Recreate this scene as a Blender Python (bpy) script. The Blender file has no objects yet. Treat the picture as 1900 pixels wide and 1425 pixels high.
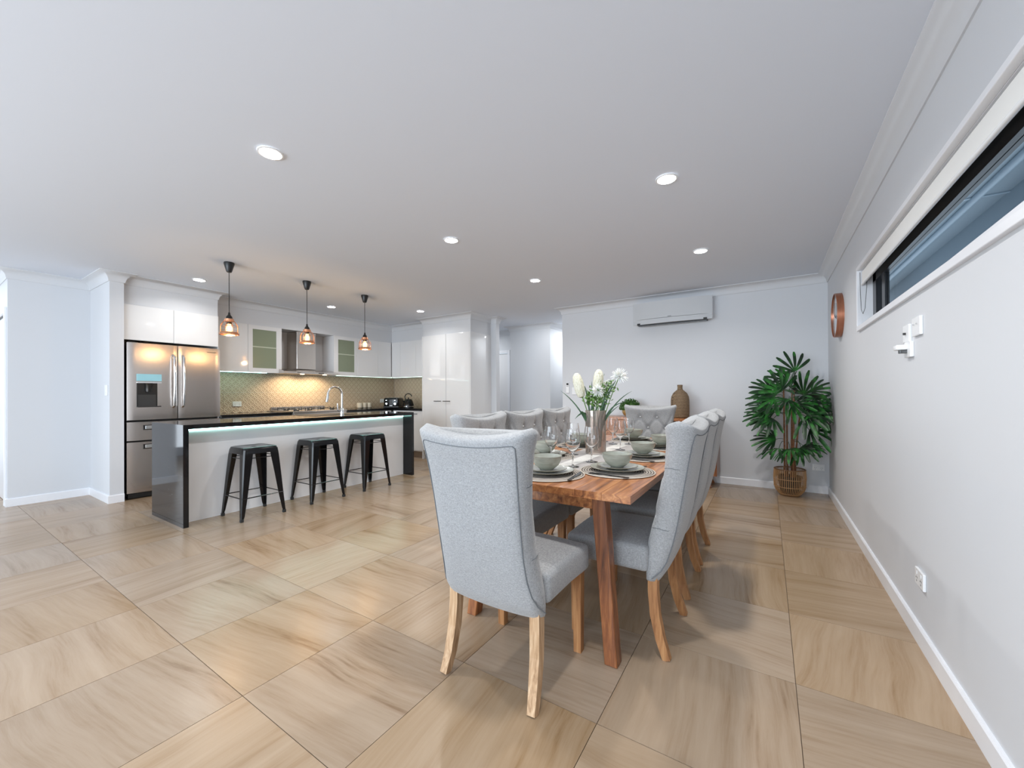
import bpy, bmesh, math, random
from mathutils import Vector, Matrix
random.seed(7)
PI = math.pi
S = bpy.context.scene
COL = S.collection

# ------------------------------------------------------------------ camera
cd = bpy.data.cameras.new('camera'); cam = bpy.data.objects.new('camera', cd); COL.objects.link(cam)
_r = Vector((0.84220189, 0.53913315, -0.00560552)); _u = Vector((0.00721010, -0.00086618, 0.99997363))
_f = Vector((-0.53911408, 0.8422201, 0.0046167))
cam.matrix_world = Matrix(((_r.x, _u.x, -_f.x, 0), (_r.y, _u.y, -_f.y, 0), (_r.z, _u.z, -_f.z, 1.157), (0, 0, 0, 1)))
cd.sensor_width = 36; cd.lens = 739.9 / 1900 * 36; cd.shift_y = 14.74 / 1900; cd.clip_start = 0.02
S.camera = cam
# ------------------------------------------------------------------ world and exposure
w = bpy.data.worlds.new('dusk'); S.world = w; w.use_nodes = True
w.node_tree.nodes['Background'].inputs[0].default_value = (0.50, 0.59, 0.68, 1)
w.node_tree.nodes['Background'].inputs[1].default_value = 1.5
S.view_settings.view_transform = 'Standard'; S.view_settings.look = 'None'
S.view_settings.gamma = 1; S.view_settings.use_curve_mapping = False
S.view_settings.exposure = 0.26
S.cycles.max_bounces = 10; S.cycles.diffuse_bounces = 5; S.cycles.glossy_bounces = 4
S.cycles.transmission_bounces = 10; S.cycles.transparent_max_bounces = 12
S.cycles.caustics_refractive = False; S.cycles.caustics_reflective = False
S.cycles.sample_clamp_indirect = 4


def area(name, loc, target, sx, sy, power, color):
    l = bpy.data.lights.new(name, 'AREA'); l.shape = 'RECTANGLE'; l.size = sx; l.size_y = sy
    l.energy = power; l.color = color
    o = bpy.data.objects.new(name, l); COL.objects.link(o); o.location = loc
    o.rotation_euler = (Vector(target) - Vector(loc)).to_track_quat('-Z', 'Y').to_euler()
    return o


DL_POWER = 10.5
area('rear_fill_light', (-2.6, -3.1, 1.35), (-2.6, 3, 1.35), 5.6, 2.2, 250, (0.80, 0.90, 1.0))  # added unseen fill behind the camera, brightens the whole room softly
area('side_fill_light', (-8.6, -1.3, 1.3), (-3, -.6, 1.4), 3.0, 2.1, 45, (0.80, 0.90, 1.0))  # second added fill, out of view on the left, evens the mid-room
area('hall_lamp', (-2.98, 7.35, 2.44), (-2.98, 7.35, 0), .25, .25, 13, (.95, .98, 1))
area('hall_lamp_mid', (-3.35, 6.25, 2.47), (-3.35, 6.25, 0), .2, .2, 4, (.96, .98, 1))
area('hall_lamp_side', (-5.3, 6.4, 2.44), (-5.3, 6.4, 0), .3, .3, 11, (0.95, 0.98, 1))
area('left_hall_lamp', (-7.7, 0.1, 2.44), (-7.7, 0.1, 0), .3, .3, 8, (0.92, 0.96, 1))

# ------------------------------------------------------------------ materials
def new_mat(name):
    m = bpy.data.materials.new(name); m.use_nodes = True
    return m, m.node_tree, m.node_tree.nodes['Principled BSDF']


def mat(name, col, rough=.5, metal=0, **k):
    m, nt, b = new_mat(name)
    b.inputs['Base Color'].default_value = (*col, 1); b.inputs['Roughness'].default_value = rough
    b.inputs['Metallic'].default_value = metal
    for kk, v in k.items():
        b.inputs[kk.replace('_', ' ')].default_value = v
    return m


def N(nt, t, **k):
    n = nt.nodes.new(t)
    for a, v in k.items(): setattr(n, a, v)
    return n


def ramp(nt, fac, stops):
    r = N(nt, 'ShaderNodeValToRGB'); e = r.color_ramp.elements
    while len(e) < len(stops): e.new(.5)
    for el, (p, c) in zip(e, stops): el.position = p; el.color = (*c, 1)
    nt.links.new(fac, r.inputs[0]); return r.outputs[0]


def coords(nt, scale=(1, 1, 1), rot=(0, 0, 0), rnd=0):
    tc = N(nt, 'ShaderNodeTexCoord'); mp = N(nt, 'ShaderNodeMapping')
    mp.inputs['Scale'].default_value = scale; mp.inputs['Rotation'].default_value = rot
    src = tc.outputs['Object']
    if rnd:
        oi = N(nt, 'ShaderNodeObjectInfo'); mu = N(nt, 'ShaderNodeMath', operation='MULTIPLY'); mu.inputs[1].default_value = rnd
        nt.links.new(oi.outputs['Random'], mu.inputs[0])
        cx = N(nt, 'ShaderNodeCombineXYZ')
        for i in range(3): nt.links.new(mu.outputs[0], cx.inputs[i])
        ad = N(nt, 'ShaderNodeVectorMath', operation='ADD'); nt.links.new(src, ad.inputs[0]); nt.links.new(cx.outputs[0], ad.inputs[1])
        src = ad.outputs[0]
    nt.links.new(src, mp.inputs['Vector']); return mp.outputs[0]


def noise(nt, vec, scale, detail=4, rough=.5, dist=0):
    n = N(nt, 'ShaderNodeTexNoise'); n.inputs['Scale'].default_value = scale; n.inputs['Detail'].default_value = detail
    n.inputs['Roughness'].default_value = rough; n.inputs['Distortion'].default_value = dist
    nt.links.new(vec, n.inputs['Vector']); return n.outputs['Fac']


def bump(nt, b, h, strength, dist=.002):
    bp = N(nt, 'ShaderNodeBump'); bp.inputs['Strength'].default_value = strength; bp.inputs['Distance'].default_value = dist
    nt.links.new(h, bp.inputs['Height']); nt.links.new(bp.outputs[0], b.inputs['Normal'])


def grain_mat(name, stops, scale=(18, 1.2, 18), nscale=3, rough=.45, rnd=40, dist=.6, bmp=.1, coat=0):
    m, nt, b = new_mat(name); v = coords(nt, scale, rnd=rnd)
    f = noise(nt, v, nscale, 6, .6, dist)
    nt.links.new(ramp(nt, f, stops), b.inputs['Base Color']); b.inputs['Roughness'].default_value = rough
    b.inputs['Coat Weight'].default_value = coat
    if bmp: bump(nt, b, f, bmp)
    return m


def fabric_mat(name, c1, c2):
    m, nt, b = new_mat(name); v = coords(nt, (1, 1, .14))
    f = noise(nt, v, 620, 2, .7)
    v2 = coords(nt, (.2, .2, 1)); f2 = noise(nt, v2, 560, 2, .7)
    mx = N(nt, 'ShaderNodeMath', operation='ADD'); nt.links.new(f, mx.inputs[0]); nt.links.new(f2, mx.inputs[1])
    dv = N(nt, 'ShaderNodeMath', operation='MULTIPLY'); dv.inputs[1].default_value = .5; nt.links.new(mx.outputs[0], dv.inputs[0])
    nt.links.new(ramp(nt, dv.outputs[0], [(.33, c1), (.67, c2)]), b.inputs['Base Color'])
    b.inputs['Roughness'].default_value = .92; b.inputs['Sheen Weight'].default_value = .25
    bump(nt, b, dv.outputs[0], .35, .001); return m


def paint_mat(name, col, rough=.6):
    m, nt, b = new_mat(name); v = coords(nt)
    f = noise(nt, v, 160, 2); b.inputs['Base Color'].default_value = (*col, 1); b.inputs['Roughness'].default_value = rough
    bump(nt, b, f, .03, .001); return m


M = {}
M['wall'] = paint_mat('wall_paint', (.635, .65, .675), .55)
M['ceiling'] = paint_mat('ceiling_paint', (.70, .74, .81), .85)
M['trim'] = mat('gloss_trim_paint', (.80, .81, .84), .3)
M['gloss'] = mat('white_gloss_laminate', (.78, .785, .79), .07, Coat_Weight=.6, Coat_Roughness=.03)
M['satin'] = mat('white_satin_laminate', (.78, .78, .79), .28)
M['plastic'] = mat('white_plastic', (.82, .83, .84), .3)
M['acgrey'] = mat('pearl_grey_plastic', (.58, .60, .62), .22)
M['dark'] = mat('plain_black', (.012, .012, .013), .5)  # black of the sockets, controller screen, air outlet and clock hands
M['blackgloss'] = mat('black_gloss_paint', (.006, .006, .007), .16, Specular_IOR_Level=.35)
M['blackplastic'] = mat('black_plastic', (.012, .012, .012), .35)
M['rubber'] = mat('rubber', (.02, .02, .02), .8)
M['chrome'] = mat('chrome', (.82, .83, .84), .06, 1)
M['darkmetal'] = mat('dark_metal', (.10, .10, .10), .3, 1)
M['copper'] = mat('copper', (.86, .42, .24), .2, 1)
M['clockcopper'] = grain_mat('brushed_copper', [(.3, (.34, .13, .075)), (.7, (.52, .22, .13))], (2, 30, 2), 4, .28, 0, 0, .05)
M['clockcopper'].node_tree.nodes['Principled BSDF'].inputs['Metallic'].default_value = .8
M['mirror'] = mat('clock_face', (.72, .76, .78), .12, .6)
M['glass'] = mat('clear_glass', (1, 1, 1), .0, 0, Transmission_Weight=1, IOR=1.45)
M['smoke'] = mat('smoky_glass', (.86, .76, .69), .06, .1, Transmission_Weight=.85, IOR=1.2)
M['pane'] = mat('window_glass', (.93, .97, 1), .0, 0, Transmission_Weight=1, IOR=1.02)
M['frost'] = mat('frosted_green_glass', (.235, .275, .19), .28)
M['frostshelf'] = mat('shelf_behind_glass', (.52, .56, .45), .4)
M['leaf_dark'] = grain_mat('palm_leaf', [(.36, (.002, .008, .003)), (.50, (.006, .045, .007)), (.66, (.028, .20, .022))], (4, 4, 4), 2, .42, 60, .2, 0)
M['leaf_blade'] = grain_mat('blade_leaf', [(.3, (.01, .04, .015)), (.7, (.05, .13, .05))], (20, 20, 3), 2, .4, 10, .2, 0)
M['leaf_bright'] = mat('fresh_green', (.10, .20, .045), .5)
M['shrub'] = grain_mat('ball_shrub_leaf', [(.3, (.012, .05, .006)), (.7, (.06, .17, .02))], (30, 30, 30), 2, .5, 10, 0, 0)
M['petal'] = mat('white_petal', (.76, .77, .74), .6, Subsurface_Weight=.1)
M['banksia'] = grain_mat('cream_banksia', [(.3, (.48, .45, .30)), (.65, (.74, .73, .64))], (60, 60, 8), 4, .8, 0, 0, .5)
M['stem'] = grain_mat('cane_stem', [(.3, (.09, .035, .015)), (.7, (.30, .13, .05))], (8, 8, 25), 4, .6, 9, .2, .2)
M['cane'] = mat('cane', (.42, .24, .11), .5)
M['canedark'] = mat('dark_cane', (.20, .10, .045), .55)
M['soil'] = mat('inner_pot', (.03, .025, .02), .8)
M['gold'] = mat('brass_glaze', (.50, .33, .12), .35, .5)
M['ceramic'] = grain_mat('sage_glaze', [(.3, (.30, .315, .27)), (.7, (.42, .43, .375))], (1, 1, 5), 14, .22, 5, .3, 0, .3)
M['ceramicrim'] = mat('brown_glaze_rim', (.12, .10, .07), .3)
M['bulbglass'] = mat('amber_bulb', (1, .62, .25), .02, 0, Transmission_Weight=1, IOR=1.2, Emission_Color=(1, .58, .2, 1), Emission_Strength=2.2)
M['steelknife'] = mat('dark_cutlery', (.10, .11, .12), .25, 1)
M['canister'] = mat('cream_canister', (.80, .72, .58), .35)
M['linen'] = fabric_mat('runner_linen', (.27, .245, .23), (.43, .40, .385))
M['runnerwhite'] = fabric_mat('runner_white', (.58, .56, .52), (.74, .72, .68))
M['mat_a'] = mat('placemat_cord', (.58, .53, .46), .85)
M['mat_b'] = mat('placemat_cord_dark', (.13, .11, .10), .85)
M['fabric'] = fabric_mat('chair_linen', (.175, .18, .185), (.40, .405, .41))
M['piping'] = mat('piping_fabric', (.13, .14, .15), .9)
M['button'] = mat('button_fabric', (.58, .58, .58), .6)
M['tan'] = mat('grout', (.11, .07, .045), .8)
M['blind'] = mat('blind_fabric', (.78, .78, .76), .7)
M['soffit'] = mat('soffit_board', (.36, .42, .46), .6)
M['gutter'] = mat('gutter_metal', (.46, .54, .60), .4)
M['blackframe'] = mat('black_window_frame', (.006, .006, .008), .3)


def emis(name, col, s):
    m, nt, b = new_mat(name); b.inputs['Emission Color'].default_value = (*col, 1); b.inputs['Emission Strength'].default_value = s
    b.inputs['Base Color'].default_value = (*col, 1); return m


M['lamp'] = emis('downlight_diffuser', (1, .98, .95), 25)
M['filament'] = emis('filament', (1, .55, .16), 60)
M['ledc'] = emis('led_cool_green', (.50, 1, .92), 12)
M['ledg'] = emis('led_green', (.70, 1, .80), 3.0)
M['hoodlamp'] = emis('hood_lamp', (1, .78, .45), 16)
M['display'] = emis('fridge_display', (.22, .42, .48), .35)
M['display'].node_tree.nodes['Principled BSDF'].inputs['Roughness'].default_value = .1

# table wood, oak, steel, granite, tile, splashback
M['acacia'] = grain_mat('acacia_wood', [(.28, (.085, .028, .010)), (.42, (.25, .085, .026)), (.56, (.40, .155, .048)), (.75, (.56, .27, .10))], (16, 1.0, 16), 2.2, .33, 60, .9, .08, .25)
M['acacia_leg'] = grain_mat('acacia_leg_wood', [(.3, (.07, .020, .007)), (.5, (.20, .065, .02)), (.72, (.38, .15, .05))], (22, 22, 1.0), 2.2, .35, 60, .6, .08, .2)
M['oak'] = grain_mat('oak_leg', [(.3, (.19, .075, .025)), (.5, (.33, .15, .055)), (.75, (.46, .24, .10))], (26, 26, 2), 2.4, .5, 50, .6, .1)
M['paleoak'] = grain_mat('pale_oak_leg', [(.3, (.27, .15, .07)), (.5, (.46, .29, .16)), (.75, (.62, .45, .29))], (26, 26, 2), 2.4, .6, 50, .8, .15)  # paler oak tones, only for the near chair's rear legs


def steel(name, col, rough, sc):
    m, nt, b = new_mat(name); v = coords(nt, sc); f = noise(nt, v, 6, 3, .6)
    b.inputs['Base Color'].default_value = (*col, 1); b.inputs['Metallic'].default_value = 1
    b.inputs['Roughness'].default_value = rough; b.inputs['Anisotropic'].default_value = .6
    bump(nt, b, f, .05, .0005); return m


M['steel'] = steel('brushed_steel', (.50, .45, .415), .24, (120, 120, 1))
M['steelh'] = steel('brushed_steel_hood', (.62, .58, .54), .25, (1, 1, 90))


def granite():
    m, nt, b = new_mat('black_granite'); tc = coords(nt)
    vo = N(nt, 'ShaderNodeTexVoronoi'); vo.inputs['Scale'].default_value = 26; nt.links.new(tc, vo.inputs['Vector'])
    sp = ramp(nt, vo.outputs['Distance'], [(0, (1, 1, 1)), (.055, (1, 1, 1)), (.075, (0, 0, 0))])
    wn = N(nt, 'ShaderNodeMath', operation='GREATER_THAN'); sep = N(nt, 'ShaderNodeSeparateColor')
    nt.links.new(vo.outputs['Color'], sep.inputs[0]); nt.links.new(sep.outputs[0], wn.inputs[0]); wn.inputs[1].default_value = .72
    mu = N(nt, 'ShaderNodeMath', operation='MULTIPLY'); nt.links.new(sp, mu.inputs[0]); nt.links.new(wn.outputs[0], mu.inputs[1])
    nt.links.new(ramp(nt, mu.outputs[0], [(0, (.009, .009, .010)), (1, (.5, .5, .48))]), b.inputs['Base Color'])
    b.inputs['Roughness'].default_value = .06; b.inputs['Specular IOR Level'].default_value = .4; return m


M['granite'] = granite()


def tile_mat():
    m, nt, b = new_mat('sandstone_vein_tile')
    v = coords(nt, (1, 1, 1), rnd=57)
    sx = N(nt, 'ShaderNodeSeparateXYZ'); nt.links.new(v, sx.inputs[0])
    wob = noise(nt, v, 1.6, 1, .5)
    a = N(nt, 'ShaderNodeMath', operation='MULTIPLY_ADD'); nt.links.new(wob, a.inputs[0]); a.inputs[1].default_value = .13
    nt.links.new(sx.outputs['Y'], a.inputs[2])
    oi = N(nt, 'ShaderNodeObjectInfo'); sk = N(nt, 'ShaderNodeMath', operation='MULTIPLY_ADD'); sk.inputs[1].default_value = 5.3; sk.inputs[2].default_value = 0
    nt.links.new(oi.outputs['Random'], sk.inputs[0]); fr = N(nt, 'ShaderNodeMath', operation='FRACT'); nt.links.new(sk.outputs[0], fr.inputs[0])
    sl = N(nt, 'ShaderNodeMath', operation='MULTIPLY_ADD'); sl.inputs[1].default_value = .36; sl.inputs[2].default_value = -.18; nt.links.new(fr.outputs[0], sl.inputs[0])
    tcl = N(nt, 'ShaderNodeTexCoord'); sxl = N(nt, 'ShaderNodeSeparateXYZ'); nt.links.new(tcl.outputs['Object'], sxl.inputs[0])
    sh = N(nt, 'ShaderNodeMath', operation='MULTIPLY_ADD'); nt.links.new(sxl.outputs['X'], sh.inputs[0]); nt.links.new(sl.outputs[0], sh.inputs[1]); nt.links.new(a.outputs[0], sh.inputs[2])
    cx = N(nt, 'ShaderNodeCombineXYZ')
    s1 = N(nt, 'ShaderNodeMath', operation='MULTIPLY'); s1.inputs[1].default_value = .07; nt.links.new(sx.outputs['X'], s1.inputs[0])
    nt.links.new(s1.outputs[0], cx.inputs[0]); nt.links.new(sh.outputs[0], cx.inputs[1])
    f1 = noise(nt, cx.outputs[0], 7.5, 5, .55, .05)
    f2 = noise(nt, cx.outputs[0], 46, 5, .65, .0)
    mx = N(nt, 'ShaderNodeMath', operation='MULTIPLY_ADD'); nt.links.new(f2, mx.inputs[0]); mx.inputs[1].default_value = .5
    nt.links.new(f1, mx.inputs[2])
    col = ramp(nt, mx.outputs[0], [(.52, (.22, .142, .085)), (.62, (.305, .218, .145)), (.74, (.35, .262, .184)), (.95, (.395, .305, .222))])
    hs = N(nt, 'ShaderNodeHueSaturation'); nt.links.new(col, hs.inputs['Color'])
    vv = N(nt, 'ShaderNodeMath', operation='MULTIPLY_ADD'); nt.links.new(fr.outputs[0], vv.inputs[0]); vv.inputs[1].default_value = .14; vv.inputs[2].default_value = .92
    v3 = N(nt, 'ShaderNodeMath', operation='MULTIPLY_ADD'); nt.links.new(oi.outputs['Random'], v3.inputs[0]); v3.inputs[1].default_value = .3; v3.inputs[2].default_value = .92; nt.links.new(v3.outputs[0], hs.inputs['Saturation'])
    nt.links.new(vv.outputs[0], hs.inputs['Value'])
    nt.links.new(hs.outputs[0], b.inputs['Base Color']); b.inputs['Roughness'].default_value = .25
    b.inputs['Specular IOR Level'].default_value = .38
    return m


M['tile'] = tile_mat()


def splash_mat():
    m, nt, b = new_mat('scalloped_beige_tile')
    tc = coords(nt)
    sx = N(nt, 'ShaderNodeSeparateXYZ'); nt.links.new(tc, sx.inputs[0])
    sm = N(nt, 'ShaderNodeMath', operation='ADD'); nt.links.new(sx.outputs['X'], sm.inputs[0]); nt.links.new(sx.outputs['Y'], sm.inputs[1])
    outs = []
    for off in (0.0, .5):
        comp = []
        for src in (sm.outputs[0], sx.outputs['Z']):
            q = N(nt, 'ShaderNodeMath', operation='MULTIPLY_ADD'); q.inputs[1].default_value = 10; q.inputs[2].default_value = off
            nt.links.new(src, q.inputs[0])
            fr = N(nt, 'ShaderNodeMath', operation='FRACT'); nt.links.new(q.outputs[0], fr.inputs[0])
            sb = N(nt, 'ShaderNodeMath', operation='SUBTRACT'); sb.inputs[1].default_value = .5; nt.links.new(fr.outputs[0], sb.inputs[0])
            comp.append(sb.outputs[0])
        cx = N(nt, 'ShaderNodeCombineXYZ'); nt.links.new(comp[0], cx.inputs[0]); nt.links.new(comp[1], cx.inputs[1])
        ln = N(nt, 'ShaderNodeVectorMath', operation='LENGTH'); nt.links.new(cx.outputs[0], ln.inputs[0])
        d = N(nt, 'ShaderNodeMath', operation='SUBTRACT'); d.inputs[1].default_value = .5; nt.links.new(ln.outputs['Value'], d.inputs[0])
        ab = N(nt, 'ShaderNodeMath', operation='ABSOLUTE'); nt.links.new(d.outputs[0], ab.inputs[0]); outs.append(ab.outputs[0])
    mn = N(nt, 'ShaderNodeMath', operation='MINIMUM'); nt.links.new(outs[0], mn.inputs[0]); nt.links.new(outs[1], mn.inputs[1])
    r = ramp(nt, mn.outputs[0], [(0, (1, 1, 1)), (.09, (0, 0, 0))])
    b.inputs['Base Color'].default_value = (.55, .43, .29, 1); b.inputs['Roughness'].default_value = .35
    bump(nt, b, r, .8, .004)
    nt.links.new(ramp(nt, mn.outputs[0], [(0, (.70, .59, .45)), (.07, (.50, .38, .27))]), b.inputs['Base Color']); return m


M['splash'] = splash_mat()


def weave_mat():
    m, nt, b = new_mat('woven_seagrass'); tc = coords(nt, (1, 1, 1))
    ck = N(nt, 'ShaderNodeTexBrick'); ck.inputs['Scale'].default_value = 30; ck.inputs['Mortar Size'].default_value = .05
    ck.inputs['Color1'].default_value = (.36, .25, .15, 1); ck.inputs['Color2'].default_value = (.25, .165, .095, 1)
    ck.inputs['Mortar'].default_value = (.06, .038, .02, 1); ck.inputs['Brick Width'].default_value = .45
    sx = N(nt, 'ShaderNodeSeparateXYZ'); nt.links.new(tc, sx.inputs[0])
    cx = N(nt, 'ShaderNodeCombineXYZ'); sm = N(nt, 'ShaderNodeMath', operation='ADD')
    nt.links.new(sx.outputs['X'], sm.inputs[0]); nt.links.new(sx.outputs['Y'], sm.inputs[1])
    nt.links.new(sm.outputs[0], cx.inputs[0]); nt.links.new(sx.outputs['Z'], cx.inputs[1])
    nt.links.new(cx.outputs[0], ck.inputs['Vector']); nt.links.new(ck.outputs['Color'], b.inputs['Base Color'])
    b.inputs['Roughness'].default_value = .8; bump(nt, b, ck.outputs['Fac'], -.6, .003); return m


M['weave'] = weave_mat()

# ------------------------------------------------------------------ geometry helpers
def BM(): return bmesh.new()


def box(bm, x0, x1, y0, y1, z0, z1, bev=0, seg=2):
    t = bmesh.new(); bmesh.ops.create_cube(t, size=1)
    for v in t.verts:
        v.co = Vector(((x0 + x1) / 2 + v.co.x * (x1 - x0), (y0 + y1) / 2 + v.co.y * (y1 - y0), (z0 + z1) / 2 + v.co.z * (z1 - z0)))
    if bev: bmesh.ops.bevel(t, geom=t.edges[:], offset=bev, segments=seg, affect='EDGES', profile=.5)
    merge(bm, t); return bm


def merge(bm, t, mtx=None):
    if mtx is not None: bmesh.ops.transform(t, matrix=mtx, verts=t.verts)
    me = bpy.data.meshes.new('tmp'); t.to_mesh(me); t.free(); bm.from_mesh(me); bpy.data.meshes.remove(me)


def tube(bm, pts, r, n=8, closed=False, phase=0.0, cap=True):
    pts = [Vector(p) for p in pts]; rs = r if isinstance(r, (list, tuple)) else [r] * len(pts)
    rings = []; L = len(pts); up = Vector((0, 0, 1)); prev = None
    for i, p in enumerate(pts):
        if closed: d = pts[(i + 1) % L] - pts[i - 1]
        else: d = pts[min(i + 1, L - 1)] - pts[max(i - 1, 0)]
        d.normalize()
        if prev is None:
            a = up if abs(d.dot(up)) < .9 else Vector((0, 1, 0))
            x = d.cross(a).normalized()
        else: x = (prev - d * prev.dot(d)).normalized()
        prev = x; y = d.cross(x)
        rings.append([bm.verts.new(p + (x * math.cos(phase + 2 * PI * k / n) + y * math.sin(phase + 2 * PI * k / n)) * rs[i]) for k in range(n)])
    for i in range(L if closed else L - 1):
        A, B = rings[i], rings[(i + 1) % L]
        for k in range(n): bm.faces.new((A[k], A[(k + 1) % n], B[(k + 1) % n], B[k]))
    if cap and not closed:
        bm.faces.new(rings[0][::-1]); bm.faces.new(rings[-1])
    return bm


def lathe(bm, prof, n=32, c=(0, 0, 0), close=False):
    rings = []
    for r, z in prof:
        if r < 1e-6: rings.append([bm.verts.new((c[0], c[1], c[2] + z))])
        else: rings.append([bm.verts.new((c[0] + r * math.cos(2 * PI * k / n), c[1] + r * math.sin(2 * PI * k / n), c[2] + z)) for k in range(n)])
    R = list(zip(rings[:-1], rings[1:]))
    if close: R.append((rings[-1], rings[0]))
    for A, B in R:
        for k in range(n):
            k2 = (k + 1) % n
            if len(A) == 1 and len(B) == 1: continue
            if len(A) == 1: bm.faces.new((A[0], B[k2], B[k]))
            elif len(B) == 1: bm.faces.new((A[k], A[k2], B[0]))
            else: bm.faces.new((A[k], A[k2], B[k2], B[k]))
    return bm


def prism(bm, poly, axis, a0, a1):
    """extrude a 2D polygon along an axis; poly coordinates are the other two axes in order"""
    def mk(p, a):
        if axis == 'x': return (a, p[0], p[1])
        if axis == 'y': return (p[0], a, p[1])
        return (p[0], p[1], a)
    A = [bm.verts.new(mk(p, a0)) for p in poly]; B = [bm.verts.new(mk(p, a1)) for p in poly]
    n = len(poly)
    for i in range(n): bm.faces.new((A[i], A[(i + 1) % n], B[(i + 1) % n], B[i]))
    bm.faces.new(A[::-1]); bm.faces.new(B); return bm


def sweep(bm, path, prof, closed=False):
    """mitred sweep of a profile (distance into the room, height) along a floor-plan path, room on the left"""
    P = [Vector((x, y)) for x, y in path]; rings = []
    for i, p in enumerate(P):
        def nrm(a, b): d = (b - a).normalized(); return Vector((-d.y, d.x))
        ns = []
        if i > 0: ns.append(nrm(P[i - 1], p))
        if i < len(P) - 1: ns.append(nrm(p, P[i + 1]))
        if len(ns) == 1: m = ns[0]
        else: m = (ns[0] + ns[1]); m = m / (1 + ns[0].dot(ns[1]))
        rings.append([bm.verts.new((p.x + m.x * d, p.y + m.y * d, z)) for d, z in prof])
    k = len(prof)
    for A, B in zip(rings[:-1], rings[1:]):
        for j in range(k): bm.faces.new((A[j], A[(j + 1) % k], B[(j + 1) % k], B[j]))
    bm.faces.new(rings[0]); bm.faces.new(rings[-1][::-1]); return bm


def mesh_of(name, bm, m, smooth=False):
    bmesh.ops.recalc_face_normals(bm, faces=bm.faces[:])
    me = bpy.data.meshes.new(name); bm.to_mesh(me); bm.free()
    for x in (m if isinstance(m, (list, tuple)) else [m]): me.materials.append(x)
    if smooth:
        for p in me.polygons: p.use_smooth = True
        if smooth != 'all':
            try: me.set_sharp_from_angle(angle=math.radians(40))
            except Exception: pass
    return me


def obj(name, bm, m, parent=None, loc=(0, 0, 0), rot=(0, 0, 0), smooth=False, label=None):
    me = bm if isinstance(bm, bpy.types.Mesh) else mesh_of(name, bm, m, smooth)
    o = bpy.data.objects.new(name, me); COL.objects.link(o); o.parent = parent; o.location = loc; o.rotation_euler = rot
    if label: o['label'] = label
    return o


def struct(name, bm, m, parent=None, **k):
    o = obj(name, bm, m, parent, **k)
    if parent is None: o['kind'] = 'structure'
    return o


def tag(o, label, cat, group=None):
    o['label'] = label; o['category'] = cat
    if group: o['group'] = group
    return o


def thing(name, label, cat, loc=(0, 0, 0), rz=0, group=None):
    o = bpy.data.objects.new(name, None); COL.objects.link(o); o.location = loc; o.rotation_euler = (0, 0, rz); o.empty_display_size = .05
    return tag(o, label, cat, group)


def copy_tree(o, parent=None):
    kids = [c for c in ALLKIDS.get(o.name, [])]
    c = o.copy(); COL.objects.link(c); c.parent = parent
    for k in [x for x in bpy.data.objects if x.parent == o]: copy_tree(k, c)
    return c


ALLKIDS = {}


def dup(root, loc, rz, label, group=None):
    c = copy_tree(root); c.location = loc; c.rotation_euler = (0, 0, rz); c['label'] = label
    if group: c['group'] = group
    return c


# ------------------------------------------------------------------ room shell
XR, YB, H = .586, 5.741, 2.5
XL = -6.72; XK = -6.62; YP = 5.16; BULK = 2.18
# floor: dark grout bed carrying single tiles
floor = struct('floor', box(BM(), -10, .9, -3.6, 10, -.12, -.004), M['tan'])
TX, TY = .5985, .603; GX, GY = .087 - 7 * TX, .7346
tl = mesh_of('tile', box(BM(), -TX / 2 + .0012, TX / 2 - .0012, -TY / 2 + .0012, TY / 2 - .0012, -.012, 0), M['tile'])
tl2 = mesh_of('tile', box(BM(), -TY / 2 + .0012, TY / 2 - .0012, -TX / 2 + .0012, TX / 2 - .0012, -.012, 0), M['tile'])
rt = random.Random(4)
for i in range(-9, 8):
    for j in range(-2, 12):
        cx, cy = GX + (i + .5) * TX, GY + (j + .5) * TY
        d = Vector((cx, cy, 0)) - Vector((0, 0, 1.157))
        z = d.dot(_f)
        if z < .05 and cy < .2: continue
        if z > 0 and abs(d.dot(_r)) / z > 1.75: continue
        if (cx < -7.1 and cy > .9) or (cx < -5.2 and cy > 5.9) or (cx > -2.6 and cy > 6.0): continue
        if cy < -.3: continue
        odd = (i + j) % 2
        if rt.random() < .12: odd = 1 - odd
        obj('tile', tl2 if odd else tl, None, floor, (cx, cy, 0), (0, 0, PI / 2 if odd else 0))
fb = BM(); box(fb, -9.6, .58, -3.5, GY - TY * 2, -.012, 0)
fld = obj('tile_field', fb, M['tile'], floor); fld['kind'] = 'stuff'

# ceiling
struct('ceiling', box(BM(), -10, .9, -3.6, 10, H, H + .12), M['ceiling'])
# right wall with its high strip window
WY0, WY1, WZ0, WZ1 = .2, 3.895, 1.640, 2.06
b = BM()
box(b, XR, XR + .12, -3.6, 5.9, -.1, WZ0); box(b, XR, XR + .12, -3.6, 5.9, WZ1, H)
box(b, XR, XR + .12, WY1, 5.9, WZ0, WZ1); box(b, XR, XR + .12, -3.6, WY0, WZ0, WZ1)
struct('wall_right', b, M['wall'])
struct('wall_back', box(BM(), -2.725, XR, YB, YB + .1, -.1, H), M['wall'])
struct('wall_hall_right', box(BM(), -2.725, -2.6, YB + .1, 9.8, -.1, H), M['wall'])
struct('wall_hall_end', box(BM(), -3.46, -2.725, 9.7, 9.8, -.1, H), M['wall'])
struct('wall_hall_middle', box(BM(), -4.36, -3.46, 6.75, 9.8, -.1, H), M['wall'])
b = BM(); box(b, -7.0, -4.36, 7.1, 7.2, 2.04, H); box(b, -4.63, -4.36, 7.1, 7.2, -.1, 2.04); box(b, -7.0, -5.45, 7.1, 7.2, -.1, 2.04)
struct('wall_hall_left', b, M['wall'])
struct('wall_kitchen_end', box(BM(), -6.74, -4.0, YB, YB + .1, -.1, H), M['wall'])
struct('wall_kitchen', box(BM(), XK - .12, XK, 1.28, YB, -.1, H), M['wall'])
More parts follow.
